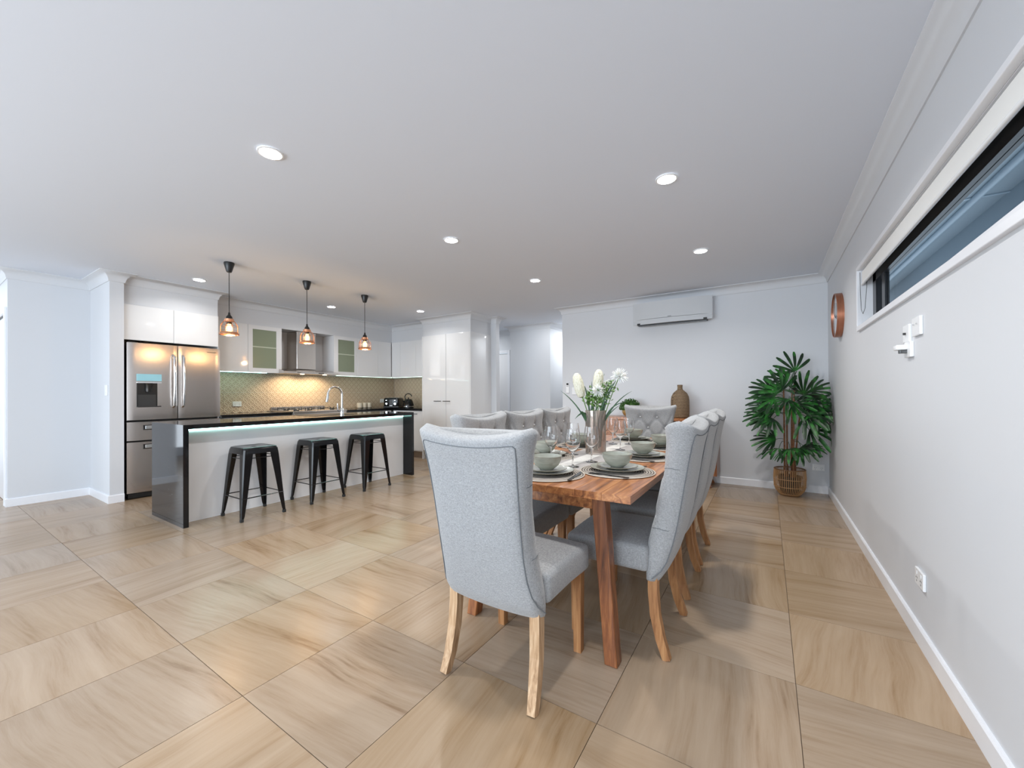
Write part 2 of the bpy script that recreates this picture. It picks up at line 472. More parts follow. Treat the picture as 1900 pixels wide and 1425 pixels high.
struct('wall_nib', box(BM(), XK, -5.965, 1.28, 1.395, -.1, H), M['wall'])
struct('wall_left', box(BM(), XL - .12, XL, .79, 1.28, -.1, H), M['wall'])
b = BM(); box(b, -9.6, XL, .67, .79, 2.06, H); box(b, -6.815, XL, .67, .79, -.1, 2.06); box(b, -9.6, -7.66, .67, .79, -.1, 2.06)
struct('wall_left_return', b, M['wall'])
struct('wall_far_left', box(BM(), -9.7, -9.6, -3.6, .79, -.1, H), M['wall'])
b = BM(); box(b, -9.6, -5.6, -3.6, -3.5, -.1, H); box(b, -5.6, .6, -3.6, -3.5, 2.4, H); box(b, .3, .6, -3.6, -3.5, -.1, 2.4)
struct('wall_rear', b, M['wall'])

# bulkheads above the joinery
struct('trim_1', box(BM(), XK, -6.03, 1.395, 2.31, BULK, H), M['wall'])
struct('trim_2', box(BM(), XK, -6.29, 2.31, YB, BULK, H), M['wall'])
struct('trim_3', box(BM(), -6.29, -5.2, 5.40, YB, BULK, H), M['wall'])
struct('trim_4', box(BM(), -5.2, -4.115, YP + .012, YB, BULK, H), M['wall'])

# cove cornice round all the walls
cov = [(0, H), (.092, H), (.092, H - .006), (.08, H - .012)] + \
      [(.092 - .08 * math.sin(t) - .0, H - .094 + .08 * math.cos(t) + .002) for t in [math.radians(a) for a in (15, 30, 45, 60, 75, 90)]] + \
      [(.008, H - .1), (0, H - .1)]
cov = [(max(0, d), z) for d, z in cov]
paths = [
    [(XR, -3.5), (XR, YB), (-2.725, YB), (-2.725, 9.7)],
    [(-3.46, 9.7), (-3.46, 6.75), (-4.36, 6.75), (-4.36, 7.1), (-6.6, 7.1)],
    [(-6.7, YB + .1), (-4.0, YB + .1), (-4.0, YB), (-4.115, YB), (-4.115, YP + .012), (-5.2, YP + .012), (-5.2, 5.40), (-6.29, 5.40), (-6.29, 2.31), (-6.03, 2.31),
     (-6.03, 1.395), (-5.965, 1.395), (-5.965, 1.28), (XL, 1.28), (XL, .67), (-9.6, .67)]]
for k, p in enumerate(paths):
    struct('trim_%d' % (5 + k), sweep(BM(), p, cov), M['wall'], smooth=True)
# baseboards
bp = [(0, 0), (.014, 0), (.014, .078), (.009, .085), (0, .085)]
bps = {'baseboard_right': [(XR, -3.5), (XR, YB - .002)], 'baseboard_back': [(XR - .0145, YB), (-2.725, YB), (-2.725, 9.7)],
       'baseboard_hall': [(-3.46, 9.7), (-3.46, 6.75), (-4.36, 6.75), (-4.36, 7.1), (-4.56, 7.1)],
       'baseboard_kitchen': [(-6.7, YB + .1), (-4.0, YB + .1), (-4.0, YB), (-4.11, YB)],
       'baseboard_left': [(-5.965, 1.395), (-5.965, 1.28), (XL, 1.28), (XL, .67), (-6.76, .67)],
       'baseboard_far_left': [(-7.72, .67), (-9.6, .67)]}
for n, p in bps.items(): struct(n, sweep(BM(), p, bp), M['trim'])

# doors
def door(n, x0, x1, y, zt, w=.06):
    """closed white flush door in a Y = y wall, facing -Y"""
    d = struct(n, box(BM(), x0 + .02, x1 - .02, y + .02, y + .06, .006, zt - .02), M['satin'])
    bb = BM(); box(bb, x0 - w + .015, x0 + .015, y - .018, y + .001, 0, zt + w - .015, .004); box(bb, x1 - .015, x1 + w - .015, y - .018, y + .001, 0, zt + w - .015, .004)
    box(bb, x0 + .015, x1 - .015, y - .018, y + .001, zt - .015, zt + w - .015, .004)
    obj('door_frame', bb, M['trim'], d)
    hb = BM(); tube(hb, [(x0 + .08, y + .02, 1.0), (x0 + .08, y - .04, 1.0), (x0 + .19, y - .045, 1.0)], .009, 8)
    obj('door_handle', hb, M['chrome'], d, smooth=True)
    return d


door('door_1', -7.66, -6.815, .67, 2.06)
door('door_2', -5.45, -4.63, 7.1, 2.04)

# window
b = BM()
fx = XR - .018
box(b, fx, XR + .01, WY0 - .03, WY1 + .027, WZ0 - .032, WZ0 + .003, .003); box(b, fx, XR + .01, WY0 - .03, WY1 + .027, WZ1 - .002, WZ1 + .025, .003)
box(b, fx, XR + .01, WY1 - .002, WY1 + .027, WZ0 + .003, WZ1 - .002, .003)
box(b, XR + .01, XR + .08, WY1 - .004, WY1, WZ0, WZ1); box(b, XR + .01, XR + .08, WY0, WY1, WZ0, WZ0 + .008); box(b, XR + .01, XR + .08, WY0, WY1, WZ1 - .004, WZ1)
win = struct('window_1', b, M['trim'])
b = BM(); X0, X1 = XR + .072, XR + .112
box(b, X0, X1, WY1 - .10, WY1, WZ0, WZ1); box(b, X0, X1, WY0, WY1, WZ1 - .105, WZ1); box(b, X0, X1, WY0, WY1, WZ0, WZ0 + .035); box(b, X0, X1, WY0, WY0 + .05, WZ0, WZ1)
box(b, X0 + .01, X1 - .005, WY1 - .30, WY1 - .22, WZ0, WZ1)
obj('window_frame', b, M['blackframe'], win)
obj('pane', box(BM(), X0 + .02, X0 + .024, WY0 + .05, WY1 - .30, WZ0 + .035, WZ1 - .105), M['pane'], win)
obj('pane', box(BM(), X0 + .03, X0 + .034, WY1 - .22, WY1 - .10, WZ0 + .035, WZ1 - .105), M['pane'], win)
obj('sill_reflection', prism(BM(), [(WY0, WZ0 + .004), (WY1 - .45, WZ0 + .004), (WY1 - .45, WZ0 + .028), (WY0, WZ0 + .108)], 'x', XR + .045, XR + .07), M['trim'], win)  # white wedge shaped to imitate the bright reflection of the sill
# eave of the house outside the strip window
b = BM(); box(b, XR + .125, 1.30, -2, 7, 2.42, 2.45)
ev = struct('trim_8', b, M['soffit'])
for k, y in enumerate((.2, 1.4, 2.6, 3.8)):
    obj('soffit_joint', box(BM(), XR + .125, 1.30, y, y + .02, 2.412, 2.42), M['gutter'], ev)
obj('fascia', box(BM(), 1.30, 1.33, -2, 7, 2.22, 2.45), M['soffit'], ev)
obj('gutter', tube(BM(), [(1.15, -2, 2.41), (1.15, 7, 2.41)], .022, 10), M['gutter'], ev, smooth=True)
# roller blind
rb = thing('roller_blind', 'white roller blind rolled up under the head of the high strip window', 'blind', (XR + .02, 2.05, WZ1 - .05))
Lb = 1.83
obj('roller_tube', tube(BM(), [(.012, -Lb + .02, .018), (.012, Lb - .02, .018)], .022, 16), M['blind'], rb, smooth=True)
obj('blind_fabric', box(BM(), -.012, -.009, -Lb + .03, Lb - .01, -.055, .03), M['blind'], rb)
obj('bottom_rail', tube(BM(), [(-.010, -Lb + .03, -.06), (-.010, Lb - .005, -.06)], .009, 10), M['plastic'], rb, smooth=True)
cpts = [(-.022, Lb - .01, .03), (-.022, Lb - .012, -.1), (-.020, Lb - .03, -.25), (-.015, Lb - .06, -.285), (-.008, Lb - .09, -.25), (.0, Lb - .10, -.1), (.002, Lb - .10, .02)]
obj('bead_chain', tube(BM(), cpts, .0016, 6), M['darkmetal'], rb, smooth=True)

# ------------------------------------------------------------------ downlights
DL = [(-2.305, 1.137, 'recessed downlight over the open floor nearest the camera, left of the dining table'),
      (-2.305, 2.635, 'recessed downlight in the middle of the ceiling between island and table'),
      (-2.305, 4.124, 'recessed downlight in front of the hallway opening'),
      (-.521, 1.10, 'recessed downlight cut by the top edge of the photo'),
      (-.521, 2.623, 'recessed downlight above the dining table beside the right-hand wall'),
      (-.521, 4.134, 'recessed downlight before the air conditioner'),
      (-5.536, 1.939, 'recessed downlight in front of the refrigerator'),
      (-5.583, 3.633, 'recessed downlight before the rangehood'),
      (-4.699, 4.616, 'recessed downlight in front of the tall pantry')]
dproto = None
for x, y, lab in DL:
    if dproto is None:
        t = thing('downlight', lab, 'ceiling light', (x, y, H - .001), 0, 'downlights in the ceiling')
        obj('bezel', lathe(BM(), [(.054, -.001), (.066, -.001), (.065, -.006), (.055, -.008), (.054, -.002)], 32, close=True), M['plastic'], t, smooth=True)
        obj('diffuser', lathe(BM(), [(0, -.004), (.054, -.004), (.054, 0), (0, 0)], 32), M['lamp'], t)
        dproto = t
    else: t = dup(dproto, (x, y, H - .001), 0, lab)
    l = bpy.data.lights.new('lamp', 'AREA'); l.shape = 'DISK'; l.size = .11; l.energy = DL_POWER * (.36 if x < -4 else 1); l.spread = math.radians(150)
    l.color = (1, .98, .95)
    lo = bpy.data.objects.new('downlight_lamp', l); COL.objects.link(lo); lo.location = (x, y, H - .02)

# ------------------------------------------------------------------ pendants over the island
def make_pendant():
    t = thing('pendant_lamp', '', 'pendant lamp', (0, 0, H), 0, 'copper cage pendants over the island')
    obj('ceiling_cup', lathe(BM(), [(0, 0), (.045, 0), (.047, -.012), (.026, -.088), (.02, -.098), (0, -.098)], 24), M['blackplastic'], t, smooth=True)
    obj('cord', tube(BM(), [(0, 0, -.09), (0, 0, -.515)], .0035, 8), M['blackplastic'], t)
    obj('socket', lathe(BM(), [(0, -.505), (.008, -.505), (.012, -.53), (.026, -.548), (.03, -.572), (.03, -.60), (.022, -.605), (.022, -.622), (0, -.622)], 24), M['blackplastic'], t, smooth=True)
    obj('collar', lathe(BM(), [(.031, -.57), (.04, -.57), (.041, -.60), (.031, -.60)], 24, close=True), M['copper'], t, smooth=True)
    bm = BM(); nw = 8
    def ring(r, z, rr): tube(bm, [(r * math.cos(2 * PI * k / 32), r * math.sin(2 * PI * k / 32), z) for k in range(32)], rr, 6, True)
    for k in range(nw):
        a = 2 * PI * k / nw; c, s = math.cos(a), math.sin(a)
        tube(bm, [(.036 * c, .036 * s, -.585), (.05 * c, .05 * s, -.597), (.074 * c, .074 * s, -.636), (.077 * c, .077 * s, -.65), (.079 * c, .079 * s, -.725)], .0022, 6)
    ring(.076, -.645, .002); ring(.078, -.69, .0015)
    obj('wire_cage', bm, M['copper'], t, smooth=True)
    obj('rim_band', lathe(BM(), [(.079, -.705), (.085, -.715), (.086, -.73), (.081, -.732), (.078, -.725)], 32, close=True), M['copper'], t, smooth=True)
    bu = obj('bulb', lathe(BM(), [(0, -.62), (.013, -.62), (.016, -.635), (.026, -.655), (.029, -.675), (.023, -.705), (.01, -.716), (0, -.717)], 24), M['bulbglass'], t, smooth='all')
    fb_ = BM()
    for k in range(5):
        a = 2 * PI * k / 5; tube(fb_, [(.008 * math.cos(a), .008 * math.sin(a), -.64), (.011 * math.cos(a + .3), .011 * math.sin(a + .3), -.70)], .0016, 5)
    obj('filament', fb_, M['filament'], bu)
    return t


pp = make_pendant()
for k, (x, y, lab) in enumerate([(-4.58, 1.855, 'copper cage pendant nearest the refrigerator'), (-4.58, 2.665, 'copper cage pendant in the middle, in front of the rangehood'),
                                 (-4.58, 3.47, 'copper cage pendant farthest from the refrigerator')]):
    t = pp if k == 0 else dup(pp, (x, y, H), 0, lab)
    t.location = (x, y, H); t['label'] = lab
    l = bpy.data.lights.new('bulb_light', 'POINT'); l.energy = 5; l.color = (1, .62, .28); l.shadow_soft_size = .03
    lo = bpy.data.objects.new('bulb_light', l); COL.objects.link(lo); lo.location = (x, y, H - .76)

# ------------------------------------------------------------------ kitchen joinery
def carcass(name, label, loc=(0, 0, 0)): return thing(name, label, 'cabinet', loc)


def front(par, name, x0, x1, y0, y1, z0, z1, m='gloss', bev=.0015): return obj(name, box(BM(), x0, x1, y0, y1, z0, z1, bev, 1), M[m], par)


g = .0018
# cupboard above the refrigerator
c = carcass('overhead_cupboard', 'white gloss two-door cupboard above the refrigerator')
front(c, 'body', XK + .002, -6.022, 1.40, 2.305, 1.80, BULK - .002, 'satin')
front(c, 'door', -6.022, -6.002, 1.40, 1.845 - g, 1.787, BULK + .004); front(c, 'door', -6.022, -6.002, 1.845 + g, 2.305, 1.787, BULK + .004)
tag(obj('end_panel', box(BM(), XK + .003, -6.036, 2.309, 2.327, 0, BULK + .004, .001, 1), M['gloss']), 'tall narrow white end panel closing the right side of the refrigerator recess', 'panel')
# uppers left of the hood
def glass_door(par, y0, y1, gy0, gy1, gz0, gz1, x=-6.278):
    bm = BM(); z0, z1 = 1.49, BULK
    box(bm, x - .018, x, y0, gy0, z0, z1); box(bm, x - .018, x, gy1, y1, z0, z1); box(bm, x - .018, x, gy0, gy1, z0, gz0); box(bm, x - .018, x, gy0, gy1, gz1, z1)
    d = obj('door', bm, M['gloss'], par)
    obj('pane', box(BM(), x - .011, x - .007, gy0 - .002, gy1 + .002, gz0 - .002, gz1 + .002), M['frost'], d, label='frosted green glass pane')
    obj('shelf', box(BM(), x - .007, x - .004, gy0 + .002, gy1 - .002, (gz0 + gz1) / 2 + .02, (gz0 + gz1) / 2 + .036), M['frostshelf'], d)


c = carcass('wall_cupboard', 'white gloss wall cupboard beside the refrigerator, its one glass door next to the rangehood')
front(c, 'body', XK + .001, -6.30, 2.33, 3.25, 1.50, BULK - .002, 'satin')
front(c, 'door', -6.296, -6.278, 2.33, 2.78 - g, 1.49, BULK)
glass_door(c, 2.78 + g, 3.252, 2.843, 3.174, 1.556, 2.122)
c = carcass('wall_cupboard', 'white gloss wall cupboard right of the rangehood, its one glass door next to the hood')
front(c, 'body', XK + .001, -6.30, 4.13, 5.40, 1.50, BULK - .002, 'satin')
glass_door(c, 4.128, 4.60 - g, 4.21, 4.536, 1.56, 2.12)
front(c, 'door', -6.296, -6.278, 4.60 + g, 5.05 - g, 1.49, BULK); front(c, 'door', -6.296, -6.278, 5.05 + g, 5.365, 1.49, BULK)
c = carcass('corner_wall_cupboard', 'white gloss wall cupboard between the kitchen corner and the tall pantry')
front(c, 'body', -6.295, -5.225, 5.40, YB - .001, 1.50, BULK - .002, 'satin')
for a, bb in ((-6.27, -6.03), (-6.03, -5.60), (-5.60, -5.222)): front(c, 'door', a + g, bb - g, 5.378, 5.396, 1.49, BULK)
# under-cupboard lights
def led(name, label, bm, m='ledg'): return tag(obj(name, bm, M[m]), label, 'light strip', 'led strips')


led('led_strip', 'thin green-white light strip under the wall cupboard beside the refrigerator', box(BM(), -6.33, -6.312, 2.35, 3.05, 1.488, 1.4995), 'ledc')
led('led_strip', 'thin green light strip under the wall cupboards right of the rangehood', box(BM(), -6.33, -6.312, 4.2, 5.42, 1.488, 1.4995))
led('led_strip', 'thin green light strip under the cupboard by the tall pantry', box(BM(), -6.30, -5.24, 5.425, 5.443, 1.488, 1.4995))
# rangehood recess lining (side of cupboards is the body) and rangehood
hd = thing('rangehood', 'stainless steel canopy rangehood with square flue between the cupboards', 'rangehood', (XK, 3.66, 1.49))
bm = BM(); prism(bm, [(.0, .0), (.49, .0), (.49, .032), (.30, .075), (.0, .085)], 'y', -.45, .45)
obj('canopy', bm, M['steelh'], hd)
obj('flue', box(BM(), .0, .30, -.15, .165, .083, .686, .002, 1), M['steelh'], hd)
obj('control_panel', box(BM(), .4895, .492, .10, .19, .010, .022), M['blackplastic'], hd)
obj('badge', box(BM(), .4895, .4915, -.25, -.19, .012, .020), M['darkmetal'], hd)
for y in (-.12, .26): obj('hood_lamp', lathe(BM(), [(0, -.006), (.028, -.006), (.03, 0), (0, 0)], 20, (.40, y, 0)), M['hoodlamp'], hd)
for y in (3.50, 3.92):
    l = bpy.data.lights.new('hood_light', 'SPOT'); l.energy = 13; l.color = (1, .78, .50); l.spot_size = math.radians(140); l.spot_blend = .5; l.shadow_soft_size = .03
    lo = bpy.data.objects.new('hood_light', l); COL.objects.link(lo); lo.location = (XK + .34, y, 1.475); lo.rotation_euler = (0, math.radians(24), 0)

# splashback tiles
sb = thing('splashback', 'beige scalloped tile splashback above the kitchen bench', 'splashback', (0, 0, 0))
for r_ in range(2):
    for y0, y1 in ((2.33, 2.6), (2.6, 3.2), (3.2, 3.8), (3.8, 4.4), (4.4, 5.0), (5.0, 5.6), (5.6, 5.73)):
        obj('tile', box(BM(), XK + .0005, XK + .009, y0 + .001, y1 - .001, .901 + r_ * .3, 1.199 + r_ * .3 - (.01 if r_ else 0), .001, 1), M['splash'], sb)
    for x0, x1 in ((-6.61, -6.2), (-6.2, -5.6), (-5.6, -5.222)):
        obj('tile', box(BM(), x0 + .001, x1 - .001, YB - .009, YB - .0005, .901 + r_ * .3, 1.199 + r_ * .3 - (.01 if r_ else 0), .001, 1), M['splash'], sb)

# benches
def bench(label, y0, y1, doors, y_in=None):
    c = carcass('base_cabinet', label)
    front(c, 'body', XK + .001, -6.03, y0, y1, .12, .858, 'satin')
    front(c, 'kickboard', XK + .02, -6.09, y0, y1, 0, .12, 'darkmetal', 0)
    n = doors; wd = (y1 - y0) / n
    for k in range(n):
        d = front(c, 'door', -6.03, -6.01, y0 + k * wd + g, y0 + (k + 1) * wd - g, .14, .85)
        obj('handle', box(BM(), -6.01, -5.995, y0 + k * wd + .05, y0 + k * wd + .2, .80, .81, .002), M['darkmetal'], d)


bench('white gloss base cabinet between refrigerator and cooker', 2.33, 3.235, 2)
bench('white gloss base cabinet between cooker and kitchen corner', 4.165, 5.14, 2)
c = carcass('base_cabinet', 'white gloss base cabinet between kitchen corner and tall pantry')
front(c, 'body', -6.0, -5.225, 5.19, YB - .001, .12, .858, 'satin'); front(c, 'kickboard', -6.0, -5.225, 5.24, YB - .01, 0, .12, 'steel', 0)
for k in range(2):
    x0 = -6.0 + k * .3875
    d = front(c, 'door', x0 + g, x0 + .3875 - g, 5.17, 5.19, .14, .85)
    obj('handle', box(BM(), x0 + .10, x0 + .26, 5.155, 5.17, .795, .805, .002), M['darkmetal'], d)
b = BM(); box(b, XK + .0005, -5.99, 2.33, 3.24, .86, .90, .002, 1)
tag(obj('benchtop', b, M['granite']), 'black stone benchtop between refrigerator and cooker', 'benchtop')
b = BM(); prism(b, [(XK + .0005, 4.16), (-5.99, 4.16), (-5.99, 5.15), (-5.222, 5.15), (-5.222, YB - .0005), (XK + .0005, YB - .0005)], 'z', .86, .90)
tag(obj('benchtop', b, M['granite']), 'black stone L-shaped benchtop in the kitchen corner', 'benchtop')

# cooker
ck = thing('cooker', 'freestanding stainless steel gas cooker under the rangehood', 'cooker', (XK + .012, 3.70, 0))
obj('body', box(BM(), 0, .62, -.448, .448, .08, .885, .004), M['steelh'], ck)
obj('oven_door', box(BM(), .62, .645, -.43, .43, .14, .70, .004), M['blackplastic'], ck)
obj('hob', box(BM(), .01, .66, -.45, .45, .885, .912, .004), M['steelh'], ck)
obj('upstand', box(BM(), .0, .022, -.45, .45, .912, .965, .002), M['steelh'], ck)
obj('control_panel', box(BM(), .645, .655, -.445, .445, .74, .88, .003), M['steelh'], ck)
for k in range(6): obj('knob', tube(BM(), [(.655, -.36 + k * .144, .81), (.685, -.36 + k * .144, .81)], .02, 16), M['darkmetal'], ck, smooth=True)
obj('oven_handle', tube(BM(), [(.66, -.38, .67), (.69, -.36, .67), (.69, .36, .67), (.66, .38, .67)], .011, 8), M['chrome'], ck, smooth=True)
for (x, y) in ((.18, -.30), (.47, -.30), (.32, 0), (.18, .30), (.47, .30)):
    t = BM()
    for a in range(4):
        c_, s_ = math.cos(PI / 4 + a * PI / 2), math.sin(PI / 4 + a * PI / 2)
        tube(t, [(x + .03 * c_, y + .03 * s_, .93), (x + .10 * c_, y + .10 * s_, .945), (x + .125 * c_, y + .125 * s_, .955), (x + .125 * c_, y + .125 * s_, .912)], .005, 6)
    lathe(t, [(0, .935), (.025, .935), (.035, .925), (.035, .912)], 16, (x, y, 0))
    obj('burner', t, M['blackplastic'], ck, smooth=True)
for k in range(4): obj('foot', tube(BM(), [(.08 + .45 * (k % 2), -.38 + .76 * (k // 2), 0), (.08 + .45 * (k % 2), -.38 + .76 * (k // 2), .08)], .02, 10), M['blackplastic'], ck)

# pantry
pn = carcass('tall_pantry', 'floor-to-bulkhead white gloss pantry with two tall doors', (0, 0, 0))
front(pn, 'body', -5.2, -4.13, YP + .022, YB - .001, .15, BULK - .002, 'satin')
front(pn, 'kickboard', -5.2, -4.13, YP + .06, YB - .01, 0, .15, 'steel', 0)
front(pn, 'side_panel', -4.13, -4.110, YP - .001, YB - .001, 0, BULK + .012)
front(pn, 'side_panel', -5.22, -5.2, YP - .001, YB - .001, .0, BULK + .012)
for x0, x1, hx0, hx1 in ((-5.198, -4.652, -4.925, -4.76), (-4.648, -4.132, -4.71, -4.55)):
    d = front(pn, 'door', x0 + g / 2, x1 - g / 2, YP, YP + .02, .155, BULK + .01)
HZ = 1.037
for ch in [o for o in bpy.data.objects if o.parent == pn and o.name.startswith('door')]:
    sx = -4.84 if ch.data.vertices[0].co.x < -4.66 else -4.63
    hb = BM(); box(hb, sx - .08, sx + .08, YP - .022, YP - .012, HZ - .006, HZ + .006, .002); box(hb, sx - .07, sx - .06, YP - .015, YP, HZ - .004, HZ + .004); box(hb, sx + .06, sx + .07, YP - .015, YP, HZ - .004, HZ + .004)
    obj('handle', hb, M['darkmetal'], ch)

# ------------------------------------------------------------------ refrigerator
fr = thing('refrigerator', 'stainless steel four-door refrigerator with water dispenser, in its recess', 'refrigerator', (-5.95, 1.868, 0))
W2 = .448
obj('body', box(BM(), -.64, -.085, -W2 + .004, W2 - .016, .03, 1.74, .006), M['blackplastic'], fr)
obj('hinge_cover', box(BM(), -.16, -.03, -W2 + .01, -W2 + .09, 1.74, 1.765, .006), M['blackplastic'], fr)


def curved_door(y0, y1, z0, z1, name='door'):
    bm = BM(); n = 14; A = []; B = []
    for i in range(n + 1):
        y = y0 + (y1 - y0) * i / n; e = min(i, n - i) / n
        x = -.004 - .012 * (1 - math.sin(PI * min(1, (e + .02) * 1.2) / 1)) * (1 if e < .45 else 1)
        x = .0 - .022 * ((y / W2) ** 2) - .008 * max(0, 1 - e * 14)
        A.append((x, y))
    poly = A + [(-.08, y1), (-.08, y0)]
    prism(bm, poly, 'z', z0, z1)
    return obj(name, bm, M['steel'], fr, smooth=True)


dl = curved_door(-W2, -.004, .885, 1.755)
dr = curved_door(.004, W2, .885, 1.755)
dm = curved_door(-W2, W2, .655, .862, 'drawer')
db = curved_door(-W2, W2, .07, .636, 'drawer')
for d, y in ((dl, -.045), (dr, .045)):
    obj('handle', tube(BM(), [(-.01, y, 1.02), (.035, y, 1.04), (.05, y, 1.2), (.055, y, 1.32), (.05, y, 1.46), (.035, y, 1.62), (-.01, y, 1.64)], .013, 10), M['chrome'], d, smooth=True)
for d, z in ((dm, .80), (db, .585)):
    hb = BM(); box(hb, -.006, .006, -.30, .30, z - .022, z + .018, .004); obj('handle', hb, M['chrome'], d)
    obj('handle_recess', box(BM(), -.02, -.004, -.315, .315, z - .03, z + .025), M['blackplastic'], d)
# dispenser
ds = BM(); y0, y1 = -.37, -.155
box(ds, -.05, -.004, y0, y1, 1.03, 1.30); obj('dispenser_cavity', ds, M['blackplastic'], dl)
obj('dispenser_back', prism(BM(), [(-.004, 1.035), (.001, 1.035), (-.0005, 1.17), (-.004, 1.17)], 'y', y0 + .01, y1 - .05), M['darkmetal'], dl)
obj('display', box(BM(), -.01, .003, y0 - .002, y1 + .002, 1.325, 1.405, .002), M['display'], dl)
obj('display_trim', box(BM(), -.01, .006, y0 - .002, y1 + .002, 1.300, 1.316, .002), M['chrome'], dl)
obj('dispenser_nozzle', lathe(BM(), [(0, 1.20), (.024, 1.20), (.03, 1.22), (.03, 1.28), (.045, 1.30), (0, 1.30)], 20, (.002, (y0 + y1) / 2 - .01, 0)), M['darkmetal'], dl, smooth=True)
obj('dispenser_tray', box(BM(), -.01, .008, y0 + .004, y1 - .004, 1.028, 1.04, .002), M['darkmetal'], dl)
obj('badge', box(BM(), -.014, -.009, .30, .40, 1.700, 1.707), M['darkmetal'], dr)
for k in range(4): obj('foot', tube(BM(), [(-.12 - .45 * (k % 2), -.38 + .7 * (k // 2), 0), (-.12 - .45 * (k % 2), -.38 + .7 * (k // 2), .03)], .02, 10), M['blackplastic'], fr)
obj('kick_grille', box(BM(), -.10, -.03, -W2 + .01, W2 - .03, .012, .062), M['blackplastic'], fr)

# ------------------------------------------------------------------ island
isl = thing('kitchen_island', 'white kitchen island under a black stone waterfall top', 'island', (0, 0, 0))
IY0, IY1, IX0, IX1 = 1.38, 4.07, -5.05, -4.285
b = BM(); prism(b, [(IY0, 0), (IY0 + .04, 0), (IY0 + .04, .86), (IY1 - .04, .86), (IY1 - .04, 0), (IY1, 0), (IY1, .90), (IY0, .90)], 'x', IX0, IX1)
# the stone top has a sink cut-out shown as an inset bowl
obj('stone_top', b, M['granite'], isl)
obj('front_panel', box(BM(), -4.48, -4.462, IY0 + .041, IY1 - .041, 0, .859), M['satin'], isl)
obj('body', box(BM(), IX0 + .04, -4.481, IY0 + .041, IY1 - .041, .0, .859), M['satin'], isl)
for k in range(4):
    w_ = (IY1 - IY0 - .084) / 4
    obj('door', box(BM(), IX0 + .02, IX0 + .039, IY0 + .042 + k * w_ + g, IY0 + .042 + (k + 1) * w_ - g, .12, .85), M['gloss'], isl)
obj('sink', box(BM(), -4.98, -4.58, 2.75, 3.3, .9002, .9025, .001), M['darkmetal'], isl, label='stainless undermount sink rim')
led('led_strip', 'bright cool-white light strip under the island bench overhang', box(BM(), -4.4615, -4.452, IY0 + .045, IY1 - .045, .838, .852), 'ledc')
tp = thing('kitchen_tap', 'tall chrome gooseneck mixer tap on the island', 'tap', (-4.49, 3.06, .90))
r_ = .095; arc = [(-r_ + r_ * math.cos(a), 0, .26 + r_ * math.sin(a)) for a in [PI * k / 14 for k in range(15)]]
arc = [(0, x, z) for x, y, z in arc]
obj('spout', tube(BM(), [(0, 0, .06), (0, 0, .18), (0, 0, .24)] + arc + [(0, -2 * r_ - .006, .22), (0, -2 * r_ - .016, .17)], [.012] * 17 + [.0135, .015, .015], 14), M['chrome'], tp, smooth=True)
obj('base', lathe(BM(), [(0, 0), (.026, 0), (.026, .008), (.022, .012), (.022, .085), (.014, .095), (0, .095)], 24), M['chrome'], tp, smooth=True)
obj('lever', tube(BM(), [(0, -.015, .06), (0, -.055, .06), (0, -.06, .07), (0, -.062, .15)], [.012, .012, .007, .006], 10), M['chrome'], tp, smooth=True)

# small kitchen things
for k, (y, lab) in enumerate([(4.80, 'cream canister nearest the cooker, first of three by the splashback'), (4.905, 'middle cream canister of the three by the splashback'), (5.01, 'cream canister nearest the toaster')]):
    t = thing('canister', lab, 'canister', (-6.50, y, .901), 0, 'canisters on the bench')
    obj('jar', lathe(BM(), [(0, 0), (.044, 0), (.047, .004), (.047, .085), (0, .085)], 28), M['canister'], t, smooth=True)
    obj('lid', lathe(BM(), [(0, .085), (.048, .085), (.048, .096), (.044, .100), (0, .100)], 28), M['canister'], t, smooth=True)
    obj('base_ring', lathe(BM(), [(.047, .001), (.049, .001), (.049, .010), (.047, .010)], 28, close=True), M['ceramicrim'], t)
t = thing('toaster', 'glossy black four-slice toaster in the kitchen corner', 'toaster', (-6.20, 5.36, .901), math.radians(28))
obj('body', box(BM(), -.15, .15, -.14, .14, .015, .19, .03, 4), M['blackgloss'], t, smooth=True)
obj('base', box(BM(), -.155, .155, -.145, .145, .0, .03, .008), M['blackplastic'], t)
obj('slot', box(BM(), -.12, .12, -.09, -.05, .187, .192), M['darkmetal'], t); obj('slot', box(BM(), -.12, .12, .05, .09, .187, .192), M['darkmetal'], t)
for x in (-.085, .085):
    obj('knob', tube(BM(), [(x, -.138, .075), (x, -.158, .075)], .020, 18), M['chrome'], t, smooth=True)
    obj('lever', box(BM(), x - .016, x + .016, -.165, -.138, .135, .150, .004), M['chrome'], t)
obj('control_strip', box(BM(), -.03, .03, -.142, -.139, .05, .15), M['blackplastic'], t)
obj('badge', box(BM(), -.03, .03, -.1435, -.141, .035, .042), M['chrome'], t)
k_ = thing('kettle', 'glossy black ribbed kettle with loop handle beside the tall pantry', 'kettle', (-5.83, 5.40, .901), math.radians(20))
bm = BM(); rings = []
prof = [(.0, .02), (.095, .02), (.100, .035), (.098, .06), (.085, .11), (.066, .15), (.05, .165), (.0, .168)]
n = 48
for r0, z in prof:
    if r0 == 0: rings.append([bm.verts.new((0, 0, z))])
    else: rings.append([bm.verts.new((r0 * (1 + .04 * math.cos(12 * 2 * PI * q / n)) * math.cos(2 * PI * q / n), r0 * (1 + .04 * math.cos(12 * 2 * PI * q / n)) * math.sin(2 * PI * q / n), z)) for q in range(n)])
for A, B in zip(rings[:-1], rings[1:]):
    for q in range(n):
        q2 = (q + 1) % n
        if len(A) == 1: bm.faces.new((A[0], B[q2], B[q]))
        elif len(B) == 1: bm.faces.new((A[q], A[q2], B[0]))
        else: bm.faces.new((A[q], A[q2], B[q2], B[q]))
obj('body', bm, M['blackgloss'], k_, smooth='all')
